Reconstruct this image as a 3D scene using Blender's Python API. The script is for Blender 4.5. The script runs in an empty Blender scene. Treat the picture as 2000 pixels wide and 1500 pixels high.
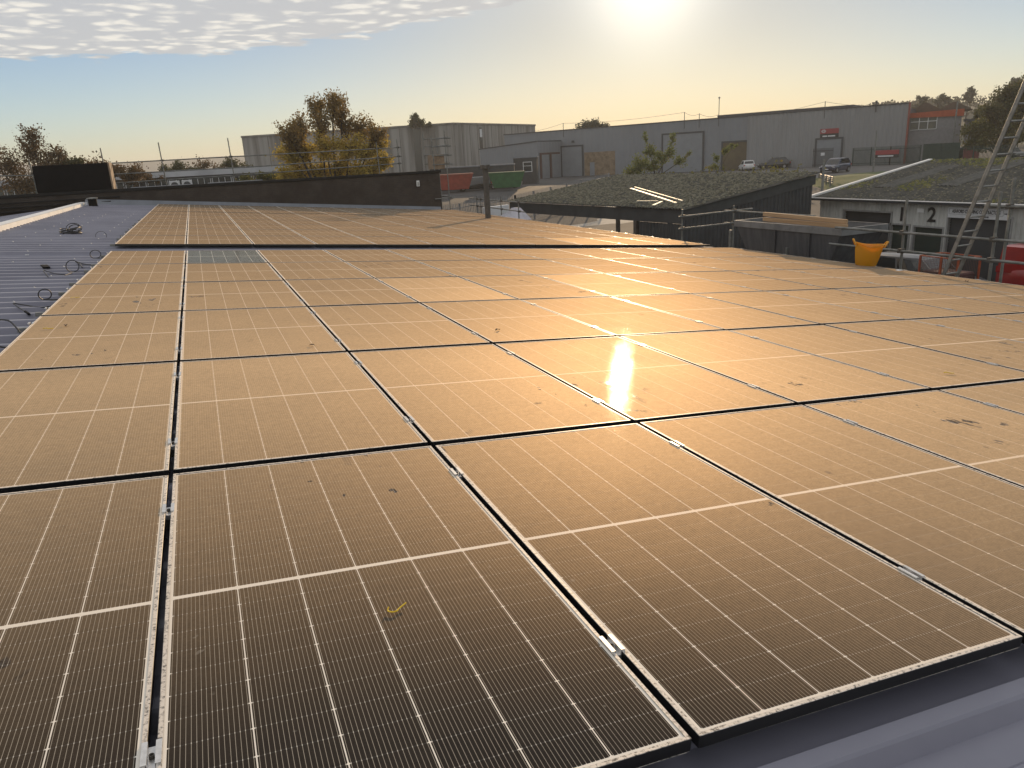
import bpy, bmesh, math, random
import numpy as np
from mathutils import Matrix, Vector, Euler, noise as mnoise

R = math.radians
PI = math.pi
sc = bpy.context.scene
COL = sc.collection

# ------------------------------------------------------------------ camera
cam_d = bpy.data.cameras.new("camera")
cam = bpy.data.objects.new("camera", cam_d)
COL.objects.link(cam)
rt = Vector((0.9213909, -0.3850651, -0.0525708)).normalized()
fw = Vector((0.3549156, 0.8888235, -0.2898753)).normalized()
up = rt.cross(fw).normalized()
cam.matrix_world = Matrix(((rt.x, up.x, -fw.x, 0.28262), (rt.y, up.y, -fw.y, -1.12797),
                           (rt.z, up.z, -fw.z, 5.49882), (0, 0, 0, 1)))
cam_d.sensor_width = 36.0
cam_d.lens = 1446.06 / 2000 * 36
cam_d.clip_start = 0.05
cam_d.clip_end = 6000
sc.camera = cam

# ------------------------------------------------------------------ light
SUN_EL, SUN_AZ = R(11.4), R(32.6)          # azimuth measured from +Y towards +X
sun_dir = Vector((math.sin(SUN_AZ) * math.cos(SUN_EL), math.cos(SUN_AZ) * math.cos(SUN_EL), math.sin(SUN_EL)))
sd = bpy.data.lights.new("sun", "SUN")
sd.energy = 3.6
sd.angle = R(0.53)
sd.color = (1.0, 0.71, 0.42)
so = bpy.data.objects.new("sun", sd)
COL.objects.link(so)
so.rotation_euler = sun_dir.to_track_quat('Z', 'Y').to_euler()

world = bpy.data.worlds.new("World")
sc.world = world
world.use_nodes = True
wt = world.node_tree
wt.nodes.clear()


class G:
    """tiny node-graph helper"""
    def __init__(s, tree):
        s.t = tree

    def n(s, typ, **kw):
        nd = s.t.nodes.new(typ)
        ins = kw.pop('ins', {})
        for k, v in kw.items():
            setattr(nd, k, v)
        for k, v in ins.items():
            if hasattr(v, 'is_output') or isinstance(v, bpy.types.NodeSocket):
                s.t.links.new(v, nd.inputs[k])
            else:
                nd.inputs[k].default_value = v
        return nd

    def m(s, op, a, b=0.0, c=0.0, clamp=False):
        nd = s.t.nodes.new('ShaderNodeMath')
        nd.operation = op
        nd.use_clamp = clamp
        for i, v in enumerate((a, b, c)):
            if isinstance(v, bpy.types.NodeSocket):
                s.t.links.new(v, nd.inputs[i])
            else:
                nd.inputs[i].default_value = v
        return nd.outputs[0]

    def mix(s, f, a, b, blend='MIX'):
        nd = s.t.nodes.new('ShaderNodeMix')
        nd.data_type = 'RGBA'
        nd.blend_type = blend
        for k, v in ((0, f), (6, a), (7, b)):
            if isinstance(v, bpy.types.NodeSocket):
                s.t.links.new(v, nd.inputs[k])
            else:
                nd.inputs[k].default_value = v if k == 0 else (tuple(v) + (1,))[:4]
        return nd.outputs[2]

    def ss(s, x, lo, hi):
        nd = s.t.nodes.new('ShaderNodeMapRange')
        nd.interpolation_type = 'SMOOTHSTEP'
        s.t.links.new(x, nd.inputs[0])
        for i, v in ((1, lo), (2, hi), (3, 0.0), (4, 1.0)):
            if isinstance(v, bpy.types.NodeSocket):
                s.t.links.new(v, nd.inputs[i])
            else:
                nd.inputs[i].default_value = v
        return nd.outputs[0]

    def noise(s, vec, scale, detail=2, rough=0.5):
        nd = s.n('ShaderNodeTexNoise', ins={'Scale': scale, 'Detail': detail, 'Roughness': rough})
        if vec is not None:
            s.t.links.new(vec, nd.inputs['Vector'])
        return nd.outputs['Fac']


g = G(wt)
sky = g.n('ShaderNodeTexSky', sky_type='NISHITA', sun_disc=False, sun_elevation=SUN_EL, sun_rotation=SUN_AZ,
          altitude=60.0, air_density=1.0, dust_density=0.7, ozone_density=1.5)
tc = g.n('ShaderNodeTexCoord')
sx = g.n('ShaderNodeSeparateXYZ', ins={0: tc.outputs['Generated']})
zz = g.m('ADD', g.m('MAXIMUM', sx.outputs[2], 0.0), 0.02)
px = g.m('DIVIDE', sx.outputs[0], zz)
py = g.m('DIVIDE', sx.outputs[1], zz)
pv = g.n('ShaderNodeCombineXYZ', ins={0: px, 1: py, 2: 0.0}).outputs[0]
pxp = g.m('MAXIMUM', px, 0.0)
edge = g.m('SUBTRACT', g.m('SUBTRACT', 6.55, g.m('MULTIPLY', px, 0.16)), g.m('MULTIPLY', g.m('MULTIPLY', pxp, pxp), 0.43))
n1 = g.noise(pv, 2.2, 4, 0.6)
n2 = g.noise(pv, 5.5, 4, 0.55)
pvw = g.n('ShaderNodeVectorMath', operation='ADD', ins={0: pv, 1: g.n('ShaderNodeVectorMath', operation='SCALE', ins={0: g.n('ShaderNodeTexNoise', ins={'Vector': pv, 'Scale': 3.0, 'Detail': 3.0}).outputs['Color'], 'Scale': 0.35}).outputs[0]}).outputs[0]
# small cloudlets in rows (altocumulus)
vor = g.n('ShaderNodeTexVoronoi', feature='SMOOTH_F1', ins={'Vector': pvw, 'Scale': 6.5, 'Smoothness': 0.6})
vd = vor.outputs['Distance']
depth = g.m('SUBTRACT', g.m('ADD', edge, g.m('MULTIPLY', g.m('SUBTRACT', n1, 0.5), 1.5)), py)
depth = g.m('ADD', depth, g.m('MULTIPLY', g.m('SUBTRACT', n2, 0.5), 1.2))
mask = g.ss(depth, 0.0, 0.30)
lump = g.m('ADD', g.m('MULTIPLY', vd, 0.9), g.m('MULTIPLY', n2, 0.9))
lump = g.ss(lump, 0.52, 0.98)
thin = g.ss(depth, 0.1, 1.6)
veil = g.m('SUBTRACT', 1.0, g.m('MULTIPLY', lump, 0.14))
mask = g.m('MULTIPLY', mask, veil)
mask = g.m('MULTIPLY', mask, g.ss(sx.outputs[2], 0.02, 0.06))
ccol = g.mix(lump, (6.5, 6.3, 5.8), (4.2, 4.2, 4.2))
scol = sky.outputs[0]
tc0 = g.n('ShaderNodeTexCoord')
sx0 = g.n('ShaderNodeSeparateXYZ', ins={0: tc0.outputs['Generated']})
# sky colour is tone-compressed as in HDR, then dimmed higher up
lum = g.n('ShaderNodeRGBToBW', ins={0: scol}).outputs[0]
comp = g.m('ADD', 0.010, g.m('DIVIDE', 2.05, g.m('ADD', 1.0, g.m('MULTIPLY', lum, 0.30))))
comp = g.m('MULTIPLY', comp, g.m('SUBTRACT', 1.0, g.m('MULTIPLY', 0.24, g.ss(sx0.outputs[2], 0.04, 0.17))))
scol = g.n('ShaderNodeVectorMath', operation='SCALE', ins={0: scol, 'Scale': comp}).outputs[0]
scol = g.n('ShaderNodeVectorMath', operation='MULTIPLY', ins={0: scol, 1: (0.86, 1.02, 1.34)}).outputs[0]
# bright aureole of the low sun in the hazy air
dt = g.n('ShaderNodeVectorMath', operation='DOT_PRODUCT', ins={0: tc.outputs['Generated'], 1: tuple(sun_dir)}).outputs['Value']
dt = g.m('MAXIMUM', dt, 0.0)
au = g.m('ADD', g.m('MULTIPLY', g.m('POWER', dt, 420.0), 4.6), g.m('MULTIPLY', g.m('POWER', dt, 60.0), 0.4))
auc = g.n('ShaderNodeVectorMath', operation='SCALE', ins={0: (1.0, 0.95, 0.82), 'Scale': au}).outputs[0]
scol = g.n('ShaderNodeVectorMath', operation='ADD', ins={0: scol, 1: auc}).outputs[0]
skyc = g.mix(mask, scol, ccol)
bg = g.n('ShaderNodeBackground', ins={'Color': skyc, 'Strength': 0.14})
wo = g.n('ShaderNodeOutputWorld', ins={'Surface': bg.outputs[0]})

sc.view_settings.view_transform = 'Standard'
sc.view_settings.look = 'None'
sc.view_settings.exposure = 0.0
sc.view_settings.gamma = 1.0
sc.render.film_transparent = False
sc.cycles.max_bounces = 6
sc.cycles.transparent_max_bounces = 8
sc.cycles.sample_clamp_indirect = 6.0


# ------------------------------------------------------------------ mesh helpers
class MB:
    def __init__(s, M=None):
        s.v, s.f, s.M = [], [], M

    def P(s, pts):
        b = len(s.v)
        for p in pts:
            p = Vector(p)
            s.v.append(tuple(s.M @ p) if s.M else tuple(p))
        return b

    def face(s, pts):
        b = s.P(pts)
        s.f.append(tuple(range(b, b + len(pts))))
        return s

    def box(s, x0, x1, y0, y1, z0, z1, M=None):
        pts = [(x, y, z) for z in (z0, z1) for y in (y0, y1) for x in (x0, x1)]
        if M:
            pts = [M @ Vector(p) for p in pts]
        return s.hexa(pts)

    def hexa(s, p):
        # order: z0:(x0y0,x1y0,x0y1,x1y1) z1: same
        b = s.P(p)
        for q in ((0, 2, 3, 1), (4, 5, 7, 6), (0, 1, 5, 4), (2, 6, 7, 3), (0, 4, 6, 2), (1, 3, 7, 5)):
            s.f.append(tuple(b + i for i in q))
        return s

    def prism(s, poly, h, axis='z', o=0.0):
        """extrude a 2-D polygon along an axis from o to o+h"""
        def mk(a, b, c):
            return {'z': (a, b, c), 'y': (a, c, b), 'x': (c, a, b)}[axis]
        n = len(poly)
        b = s.P([mk(x, y, o) for x, y in poly] + [mk(x, y, o + h) for x, y in poly])
        s.f.append(tuple(b + i for i in range(n))[::-1])
        s.f.append(tuple(b + n + i for i in range(n)))
        for i in range(n):
            j = (i + 1) % n
            s.f.append((b + i, b + j, b + n + j, b + n + i))
        return s

    def tube(s, pts, r, n=8, cap=True):
        pts = [Vector(p) for p in pts]
        rs = r if isinstance(r, (list, tuple)) else [r] * len(pts)
        rings = []
        ref = None
        for i, p in enumerate(pts):
            d = (pts[min(i + 1, len(pts) - 1)] - pts[max(i - 1, 0)])
            if d.length < 1e-9:
                d = Vector((0, 0, 1))
            d.normalize()
            if ref is None:
                a = Vector((0, 0, 1)) if abs(d.z) < 0.9 else Vector((1, 0, 0))
                ref = d.cross(a).normalized()
            else:
                ref = (ref - d * ref.dot(d))
                if ref.length < 1e-6:
                    ref = d.orthogonal()
                ref.normalize()
            w = d.cross(ref)
            rings.append(s.P([p + (ref * math.cos(2 * PI * k / n) + w * math.sin(2 * PI * k / n)) * rs[i] for k in range(n)]))
        for a, b in zip(rings, rings[1:]):
            for k in range(n):
                l = (k + 1) % n
                s.f.append((a + k, a + l, b + l, b + k))
        if cap:
            s.f.append(tuple(rings[0] + k for k in range(n))[::-1])
            s.f.append(tuple(rings[-1] + k for k in range(n)))
        return s

    def lathe(s, prof, n=20, c=(0, 0, 0), cap=True):
        rings = [s.P([(c[0] + r * math.cos(2 * PI * k / n), c[1] + r * math.sin(2 * PI * k / n), c[2] + z) for k in range(n)]) for r, z in prof]
        for a, b in zip(rings, rings[1:]):
            for k in range(n):
                l = (k + 1) % n
                s.f.append((a + k, a + l, b + l, b + k))
        if cap:
            s.f.append(tuple(rings[0] + k for k in range(n))[::-1])
            s.f.append(tuple(rings[-1] + k for k in range(n)))
        return s

    def corr(s, p0, p1, z0, z1, pitch=0.2, dep=0.03, out=(0, -1, 0), topf=None):
        """corrugated sheet from p0 to p1 (xy), vertical"""
        p0, p1, o = Vector((p0[0], p0[1], 0)), Vector((p1[0], p1[1], 0)), Vector(out)
        L = (p1 - p0).length
        u = (p1 - p0) / L
        k = max(1, round(L / pitch))
        pt = L / k
        prof = []
        for i in range(k):
            for a, d in ((0.0, 0), (0.3, 0), (0.42, 1), (0.86, 1)):
                prof.append(((i + a) * pt, d * dep))
        prof.append((L, 0))
        prev = None
        for x, d in prof:
            q = p0 + u * x + o * d
            zt = z1 if topf is None else topf(x)
            b = s.P([(q.x, q.y, z0), (q.x, q.y, zt)])
            if prev is not None:
                s.f.append((prev, b, b + 1, prev + 1))
            prev = b
        return s

    def build(s, name, mat, parent=None, smooth=False, bevel=0.0, seg=1):
        me = bpy.data.meshes.new(name)
        me.from_pydata(s.v, [], s.f)
        me.update()
        bm = bmesh.new()
        bm.from_mesh(me)
        if bevel:
            bmesh.ops.remove_doubles(bm, verts=bm.verts, dist=1e-5)
            es = [e for e in bm.edges if len(e.link_faces) == 2 and e.calc_face_angle(0) > 0.5]
            bmesh.ops.bevel(bm, geom=es, offset=bevel, segments=seg, affect='EDGES', profile=0.5)
        if len(bm.faces) < 60000:
            bmesh.ops.recalc_face_normals(bm, faces=bm.faces)
        bm.to_mesh(me)
        bm.free()
        if smooth:
            me.polygons.foreach_set('use_smooth', [True] * len(me.polygons))
            try:
                me.set_sharp_from_angle(angle=R(38))
            except Exception:
                pass
        o = bpy.data.objects.new(name, me)
        COL.objects.link(o)
        if mat is not None:
            me.materials.append(mat)
        if parent is not None:
            o.parent = parent
        return o


def tag(o, label=None, cat=None, group=None, kind=None):
    if label:
        o['label'] = label
    if cat:
        o['category'] = cat
    if group:
        o['group'] = group
    if kind:
        o['kind'] = kind
    return o


def empty(name, loc=(0, 0, 0), rot=(0, 0, 0), label=None, cat=None, group=None):
    o = bpy.data.objects.new(name, None)
    o.empty_display_size = 0.3
    COL.objects.link(o)
    o.location = loc
    o.rotation_euler = rot
    return tag(o, label, cat, group)


def copy_tree(o, parent=None):
    c = o.copy()
    COL.objects.link(c)
    c.parent = parent
    for ch in list(o.children):
        copy_tree(ch, c)
    return c


def frame(o, u, w=(0, 0, 1)):
    """matrix with local x along u (horizontal), local z up, local y = z cross x"""
    u = Vector(u).normalized()
    w = Vector(w).normalized()
    v = w.cross(u).normalized()
    M = Matrix.Identity(4)
    for i in range(3):
        M[i][0], M[i][1], M[i][2], M[i][3] = u[i], v[i], w[i], o[i]
    return M


# ------------------------------------------------------------------ materials
MATS = {}


def mat(name, c1, c2=None, rough=0.6, metal=0.0, scale=3.0, detail=5, bump=0.0, bscale=None, spec=0.5, coat=0.0,
        lo=0.35, hi=0.65, coords='pos', stretch=None, trans=0.0, rvar=0.0):
    if name in MATS:
        return MATS[name]
    m = bpy.data.materials.new(name)
    m.use_nodes = True
    t = m.node_tree
    t.nodes.clear()
    g = G(t)
    out = g.n('ShaderNodeOutputMaterial')
    b = g.n('ShaderNodeBsdfPrincipled', ins={'Roughness': rough, 'Metallic': metal, 'Specular IOR Level': spec, 'Coat Weight': coat})
    if coords == 'pos':
        vec = g.n('ShaderNodeNewGeometry').outputs['Position']
    else:
        vec = g.n('ShaderNodeTexCoord').outputs['Object']
    if stretch:
        vec = g.n('ShaderNodeVectorMath', operation='MULTIPLY', ins={0: vec, 1: stretch}).outputs[0]
    if c2 is None:
        c2 = tuple(x * 0.8 for x in c1)
    nz = g.noise(vec, scale, detail, 0.6)
    f = g.ss(nz, lo, hi)
    col = g.mix(f, c1, c2)
    t.links.new(col, b.inputs['Base Color'])
    if rvar:
        t.links.new(g.m('ADD', rough, g.m('MULTIPLY', g.m('SUBTRACT', nz, 0.5), rvar)), b.inputs['Roughness'])
    if bump:
        bn = g.noise(vec, bscale or scale * 6, 4, 0.6)
        bp = g.n('ShaderNodeBump', ins={'Strength': bump, 'Distance': 0.02, 'Height': bn})
        t.links.new(bp.outputs[0], b.inputs['Normal'])
    t.links.new(b.outputs[0], out.inputs[0])
    MATS[name] = m
    return m


def leafmat(name, c1, c2, c3, trans=0.45):
    if name in MATS:
        return MATS[name]
    m = bpy.data.materials.new(name)
    m.use_nodes = True
    t = m.node_tree
    t.nodes.clear()
    g = G(t)
    out = g.n('ShaderNodeOutputMaterial')
    at = g.n('ShaderNodeAttribute', attribute_name='leafrnd')
    f = at.outputs['Fac']
    col = g.mix(g.ss(f, 0.0, 0.5), c1, c2)
    col = g.mix(g.ss(f, 0.55, 1.0), col, c3)
    d = g.n('ShaderNodeBsdfDiffuse', ins={'Color': col})
    tr = g.n('ShaderNodeBsdfTranslucent', ins={'Color': col})
    gl = g.n('ShaderNodeBsdfGlossy', ins={'Color': (0.6, 0.6, 0.6, 1), 'Roughness': 0.45})
    mx = g.n('ShaderNodeMixShader', ins={0: trans, 1: d.outputs[0], 2: tr.outputs[0]})
    mx2 = g.n('ShaderNodeMixShader', ins={0: 0.035, 1: mx.outputs[0], 2: gl.outputs[0]})
    t.links.new(mx2.outputs[0], out.inputs[0])
    MATS[name] = m
    return m


def glassmat(name, col=(0.02, 0.025, 0.03), rough=0.08):
    return mat(name, col, col, rough=rough, spec=0.8)


M_ROOF = mat('roof_sheet_paint', (0.25, 0.25, 0.305), (0.20, 0.20, 0.25), rough=0.36, scale=0.7, bump=0.02, bscale=40, rvar=0.2)
M_WHITE = mat('white_flashing', (0.78, 0.78, 0.77), (0.68, 0.68, 0.67), rough=0.45, scale=2.0)
M_GREYFL = mat('grey_flashing', (0.20, 0.215, 0.245), (0.16, 0.175, 0.20), rough=0.5, scale=2.0)
M_FRAME = bpy.data.materials.new('black_frame_with_dew')
M_FRAME.use_nodes = True
_t = M_FRAME.node_tree
_g = G(_t)
_geo = _g.n('ShaderNodeNewGeometry')
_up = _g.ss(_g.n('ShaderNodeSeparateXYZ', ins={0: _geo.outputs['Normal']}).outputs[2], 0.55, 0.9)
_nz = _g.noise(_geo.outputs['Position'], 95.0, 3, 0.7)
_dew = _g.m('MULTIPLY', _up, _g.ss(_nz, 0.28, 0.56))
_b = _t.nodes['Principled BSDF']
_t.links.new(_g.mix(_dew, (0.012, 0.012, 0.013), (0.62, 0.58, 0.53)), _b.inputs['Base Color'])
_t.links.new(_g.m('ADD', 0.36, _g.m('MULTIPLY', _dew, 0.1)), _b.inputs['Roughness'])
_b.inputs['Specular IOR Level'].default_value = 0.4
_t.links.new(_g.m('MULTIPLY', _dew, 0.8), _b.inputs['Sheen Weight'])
_b.inputs['Sheen Tint'].default_value = (1, 0.85, 0.68, 1)
M_CLAMP = mat('clamp_aluminium', (0.72, 0.72, 0.72), (0.6, 0.6, 0.6), rough=0.38, metal=0.75, scale=60)
M_ALU = mat('aluminium', (0.30, 0.30, 0.285), (0.22, 0.22, 0.21), rough=0.48, metal=0.6, scale=9, rvar=0.2)
M_GALV = mat('galvanised_tube', (0.23, 0.235, 0.225), (0.15, 0.155, 0.145), rough=0.55, metal=0.5, scale=6, rvar=0.3)
M_RUSTY = mat('weathered_steel', (0.075, 0.068, 0.06), (0.11, 0.095, 0.08), rough=0.65, metal=0.2, scale=5)
M_BLACK = mat('black_plastic', (0.004, 0.004, 0.005), (0.006, 0.006, 0.007), rough=0.8, scale=5, spec=0.15)
M_RUBBER = mat('cable_rubber', (0.012, 0.012, 0.013), (0.018, 0.018, 0.018), rough=0.5, scale=30)
M_ZIP = mat('yellow_cable_tie', (0.85, 0.60, 0.02), (0.78, 0.52, 0.015), rough=0.4, scale=30)
M_DEBRIS = mat('white_debris', (0.75, 0.75, 0.74), (0.6, 0.6, 0.6), rough=0.6, scale=30)

# ------------------------------------------------------------------ roof frame
TH = R(5.0)
Z0 = 4.3
MR = Matrix.Translation((0, 0, Z0)) @ Matrix.Rotation(TH, 4, 'Y')    # roof-local -> world


def rl(x, y, z=0.0):
    return MR @ Vector((x, y, z))


def zoff(x, y):
    """the far bay of the roof stands a little higher"""
    if y < 13.0:
        return 0.0
    return max(0.004, 0.05 - 0.0045 * x + 0.0034 * (y - 13.6))


ORD = ['first', 'second', 'third', 'fourth', 'fifth', 'sixth', 'seventh', 'eighth', 'ninth', 'tenth', 'eleventh',
       'twelfth', 'thirteenth', 'fourteenth', 'fifteenth']
PW, PL, GX, GY = 1.134, 2.094, 1.154, 2.15
# seams between the panel columns
SEAM = [0.003 + (k - 1) * 1.1545 for k in range(12)]


# ------------------------------------------------------------------ panel laminate material
def laminate_material():
    m = bpy.data.materials.new('solar_cells_under_dewy_glass')
    m.use_nodes = True
    t = m.node_tree
    t.nodes.clear()
    g = G(t)
    out = g.n('ShaderNodeOutputMaterial')
    tco = g.n('ShaderNodeTexCoord')
    s = g.n('ShaderNodeSeparateXYZ', ins={0: tco.outputs['Object']})
    u, v = s.outputs[0], s.outputs[1]
    mx, my = 0.0185, 0.020
    cx = (PW - 2 * mx) / 6
    hg = 0.009
    cy = (PL / 2 - hg - my) / 11
    # columns
    uu = g.m('DIVIDE', g.m('SUBTRACT', u, mx), cx)
    dc = g.m('MULTIPLY', g.m('ABSOLUTE', g.m('SUBTRACT', g.m('FRACT', g.m('ADD', uu, 0.5)), 0.5)), cx)
    # rows
    vc = g.m('SUBTRACT', g.m('ABSOLUTE', g.m('SUBTRACT', v, PL / 2)), hg)
    vv = g.m('DIVIDE', vc, cy)
    dr = g.m('MULTIPLY', g.m('ABSOLUTE', g.m('SUBTRACT', g.m('FRACT', g.m('ADD', vv, 0.5)), 0.5)), cy)
    # bus bars
    bw = g.m('MULTIPLY', uu, 16.0)
    db = g.m('MULTIPLY', g.m('ABSOLUTE', g.m('SUBTRACT', g.m('FRACT', bw), 0.5)), cx / 16)
    line_c = g.m('LESS_THAN', dc, 0.0016)
    line_r = g.m('LESS_THAN', dr, 0.0007)
    dia = g.m('LESS_THAN', g.m('ADD', dc, g.m('MULTIPLY', dr, 1.1)), 0.0052)
    centre = g.m('LESS_THAN', vc, 0.0)
    edge = g.m('MAXIMUM', g.m('GREATER_THAN', g.m('ABSOLUTE', g.m('SUBTRACT', u, PW / 2)), PW / 2 - mx + 0.0005),
               g.m('GREATER_THAN', g.m('ABSOLUTE', g.m('SUBTRACT', v, PL / 2)), PL / 2 - my + 0.0005))
    white = g.m('MAXIMUM', g.m('MAXIMUM', line_c, dia), g.m('MAXIMUM', centre, edge))
    bus = g.m('LESS_THAN', db, 0.00062)
    dot = g.m('MULTIPLY', g.m('LESS_THAN', db, 0.0010), g.m('LESS_THAN', dr, 0.0022))
    # each half cell has a slightly different tint
    wn = g.n('ShaderNodeTexWhiteNoise', noise_dimensions='3D',
             ins={'Vector': g.n('ShaderNodeCombineXYZ', ins={0: g.m('FLOOR', uu), 1: g.m('FLOOR', g.m('DIVIDE', g.m('SUBTRACT', v, PL / 2), cy)), 2: g.n('ShaderNodeObjectInfo').outputs['Random']}).outputs[0]})
    cell = g.mix(wn.outputs['Value'], (0.012, 0.011, 0.012), (0.019, 0.016, 0.015))
    c = g.mix(bus, cell, (0.34, 0.31, 0.26))
    c = g.mix(line_r, c, (0.05, 0.05, 0.05))
    c = g.mix(dot, c, (0.55, 0.53, 0.48))
    c = g.mix(white, c, (0.85, 0.80, 0.72))
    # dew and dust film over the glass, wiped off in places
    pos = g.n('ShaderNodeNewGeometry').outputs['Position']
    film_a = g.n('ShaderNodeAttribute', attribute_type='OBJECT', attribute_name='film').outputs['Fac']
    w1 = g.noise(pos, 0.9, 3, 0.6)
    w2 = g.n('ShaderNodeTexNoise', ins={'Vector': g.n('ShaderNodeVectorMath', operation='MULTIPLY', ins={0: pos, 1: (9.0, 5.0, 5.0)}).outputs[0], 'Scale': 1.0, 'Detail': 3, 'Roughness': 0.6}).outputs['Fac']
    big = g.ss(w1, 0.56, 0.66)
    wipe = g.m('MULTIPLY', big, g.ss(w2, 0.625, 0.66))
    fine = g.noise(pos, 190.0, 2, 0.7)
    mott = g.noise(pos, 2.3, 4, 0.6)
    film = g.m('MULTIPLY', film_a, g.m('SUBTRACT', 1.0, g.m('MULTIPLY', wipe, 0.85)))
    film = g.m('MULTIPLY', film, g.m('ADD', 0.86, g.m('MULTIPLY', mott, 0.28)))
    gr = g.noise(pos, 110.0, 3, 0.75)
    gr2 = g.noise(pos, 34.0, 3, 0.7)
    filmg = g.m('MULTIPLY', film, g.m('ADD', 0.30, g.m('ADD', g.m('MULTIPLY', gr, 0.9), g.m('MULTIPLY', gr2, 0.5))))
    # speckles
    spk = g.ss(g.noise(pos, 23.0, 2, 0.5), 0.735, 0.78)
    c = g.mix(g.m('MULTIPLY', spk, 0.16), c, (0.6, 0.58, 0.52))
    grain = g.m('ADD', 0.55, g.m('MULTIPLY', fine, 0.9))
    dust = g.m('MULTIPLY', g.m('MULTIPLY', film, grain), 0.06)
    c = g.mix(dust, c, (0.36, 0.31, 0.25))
    bmp = g.n('ShaderNodeBump', ins={'Strength': 0.30, 'Distance': 0.00055, 'Height': fine})
    # the film of droplets closes up as the glass is seen more edge-on
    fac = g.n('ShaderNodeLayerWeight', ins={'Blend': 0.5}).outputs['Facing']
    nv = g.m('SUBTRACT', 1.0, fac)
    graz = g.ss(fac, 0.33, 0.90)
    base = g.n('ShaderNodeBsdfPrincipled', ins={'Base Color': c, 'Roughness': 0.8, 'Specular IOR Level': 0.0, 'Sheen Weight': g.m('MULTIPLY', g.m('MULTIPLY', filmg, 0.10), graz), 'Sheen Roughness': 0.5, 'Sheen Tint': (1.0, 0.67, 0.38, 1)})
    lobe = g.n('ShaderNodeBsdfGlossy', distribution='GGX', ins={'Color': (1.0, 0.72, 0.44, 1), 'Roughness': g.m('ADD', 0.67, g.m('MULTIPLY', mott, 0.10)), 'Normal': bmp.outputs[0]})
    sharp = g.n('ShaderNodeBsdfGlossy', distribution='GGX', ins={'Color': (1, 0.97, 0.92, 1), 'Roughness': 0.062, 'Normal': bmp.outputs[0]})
    fr = g.n('ShaderNodeFresnel', ins={'IOR': 1.45}).outputs[0]
    # broad scatter from the dew, then the glass itself
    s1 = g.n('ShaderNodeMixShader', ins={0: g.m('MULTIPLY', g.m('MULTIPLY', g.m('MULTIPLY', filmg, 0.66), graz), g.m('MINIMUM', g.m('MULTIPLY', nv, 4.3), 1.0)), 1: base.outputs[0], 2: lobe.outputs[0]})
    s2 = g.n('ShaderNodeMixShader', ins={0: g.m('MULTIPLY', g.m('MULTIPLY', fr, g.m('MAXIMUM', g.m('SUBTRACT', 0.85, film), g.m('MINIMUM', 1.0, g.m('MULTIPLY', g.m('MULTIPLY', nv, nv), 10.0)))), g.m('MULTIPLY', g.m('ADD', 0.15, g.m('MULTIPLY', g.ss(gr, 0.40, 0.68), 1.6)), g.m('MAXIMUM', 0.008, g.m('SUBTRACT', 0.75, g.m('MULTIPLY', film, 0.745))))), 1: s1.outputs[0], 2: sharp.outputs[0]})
    t.links.new(s2.outputs[0], out.inputs[0])
    return m


M_LAM = laminate_material()


# ------------------------------------------------------------------ the solar array
def make_panel():
    root = empty('solar_panel')
    f = MB()
    lip, h = 0.0115, 0.035
    f.box(0, lip, 0, PL, -h, 0).box(PW - lip, PW, 0, PL, -h, 0)
    f.box(lip, PW - lip, 0, lip, -h, 0).box(lip, PW - lip, PL - lip, PL, -h, 0)
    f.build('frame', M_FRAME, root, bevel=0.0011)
    l = MB()
    l.face([(lip - 0.001, lip - 0.001, -0.0022), (PW - lip + 0.001, lip - 0.001, -0.0022), (PW - lip + 0.001, PL - lip + 0.001, -0.0022), (lip - 0.001, PL - lip + 0.001, -0.0022)])
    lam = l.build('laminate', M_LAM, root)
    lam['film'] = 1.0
    return root


def make_clamp(parent):
    c = MB()
    c.prism([(-0.021, 0.0005), (-0.021, 0.0045), (-0.0085, 0.0045), (-0.0085, -0.012), (0.0085, -0.012), (0.0085, 0.0045),
             (0.021, 0.0045), (0.021, 0.0005), (0.0115, 0.0005), (0.0115, -0.030), (-0.0115, -0.030), (-0.0115, 0.0005)], 0.075, 'y', -0.0375)
    o = c.build('clamp', M_CLAMP, parent)
    b = MB()
    b.lathe([(0.0062, -0.012), (0.0062, -0.002), (0.004, -0.002), (0.0035, -0.006), (0.0, -0.006)], 10, cap=False)
    b.build('bolt', M_RUSTY, o)
    return o


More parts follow.
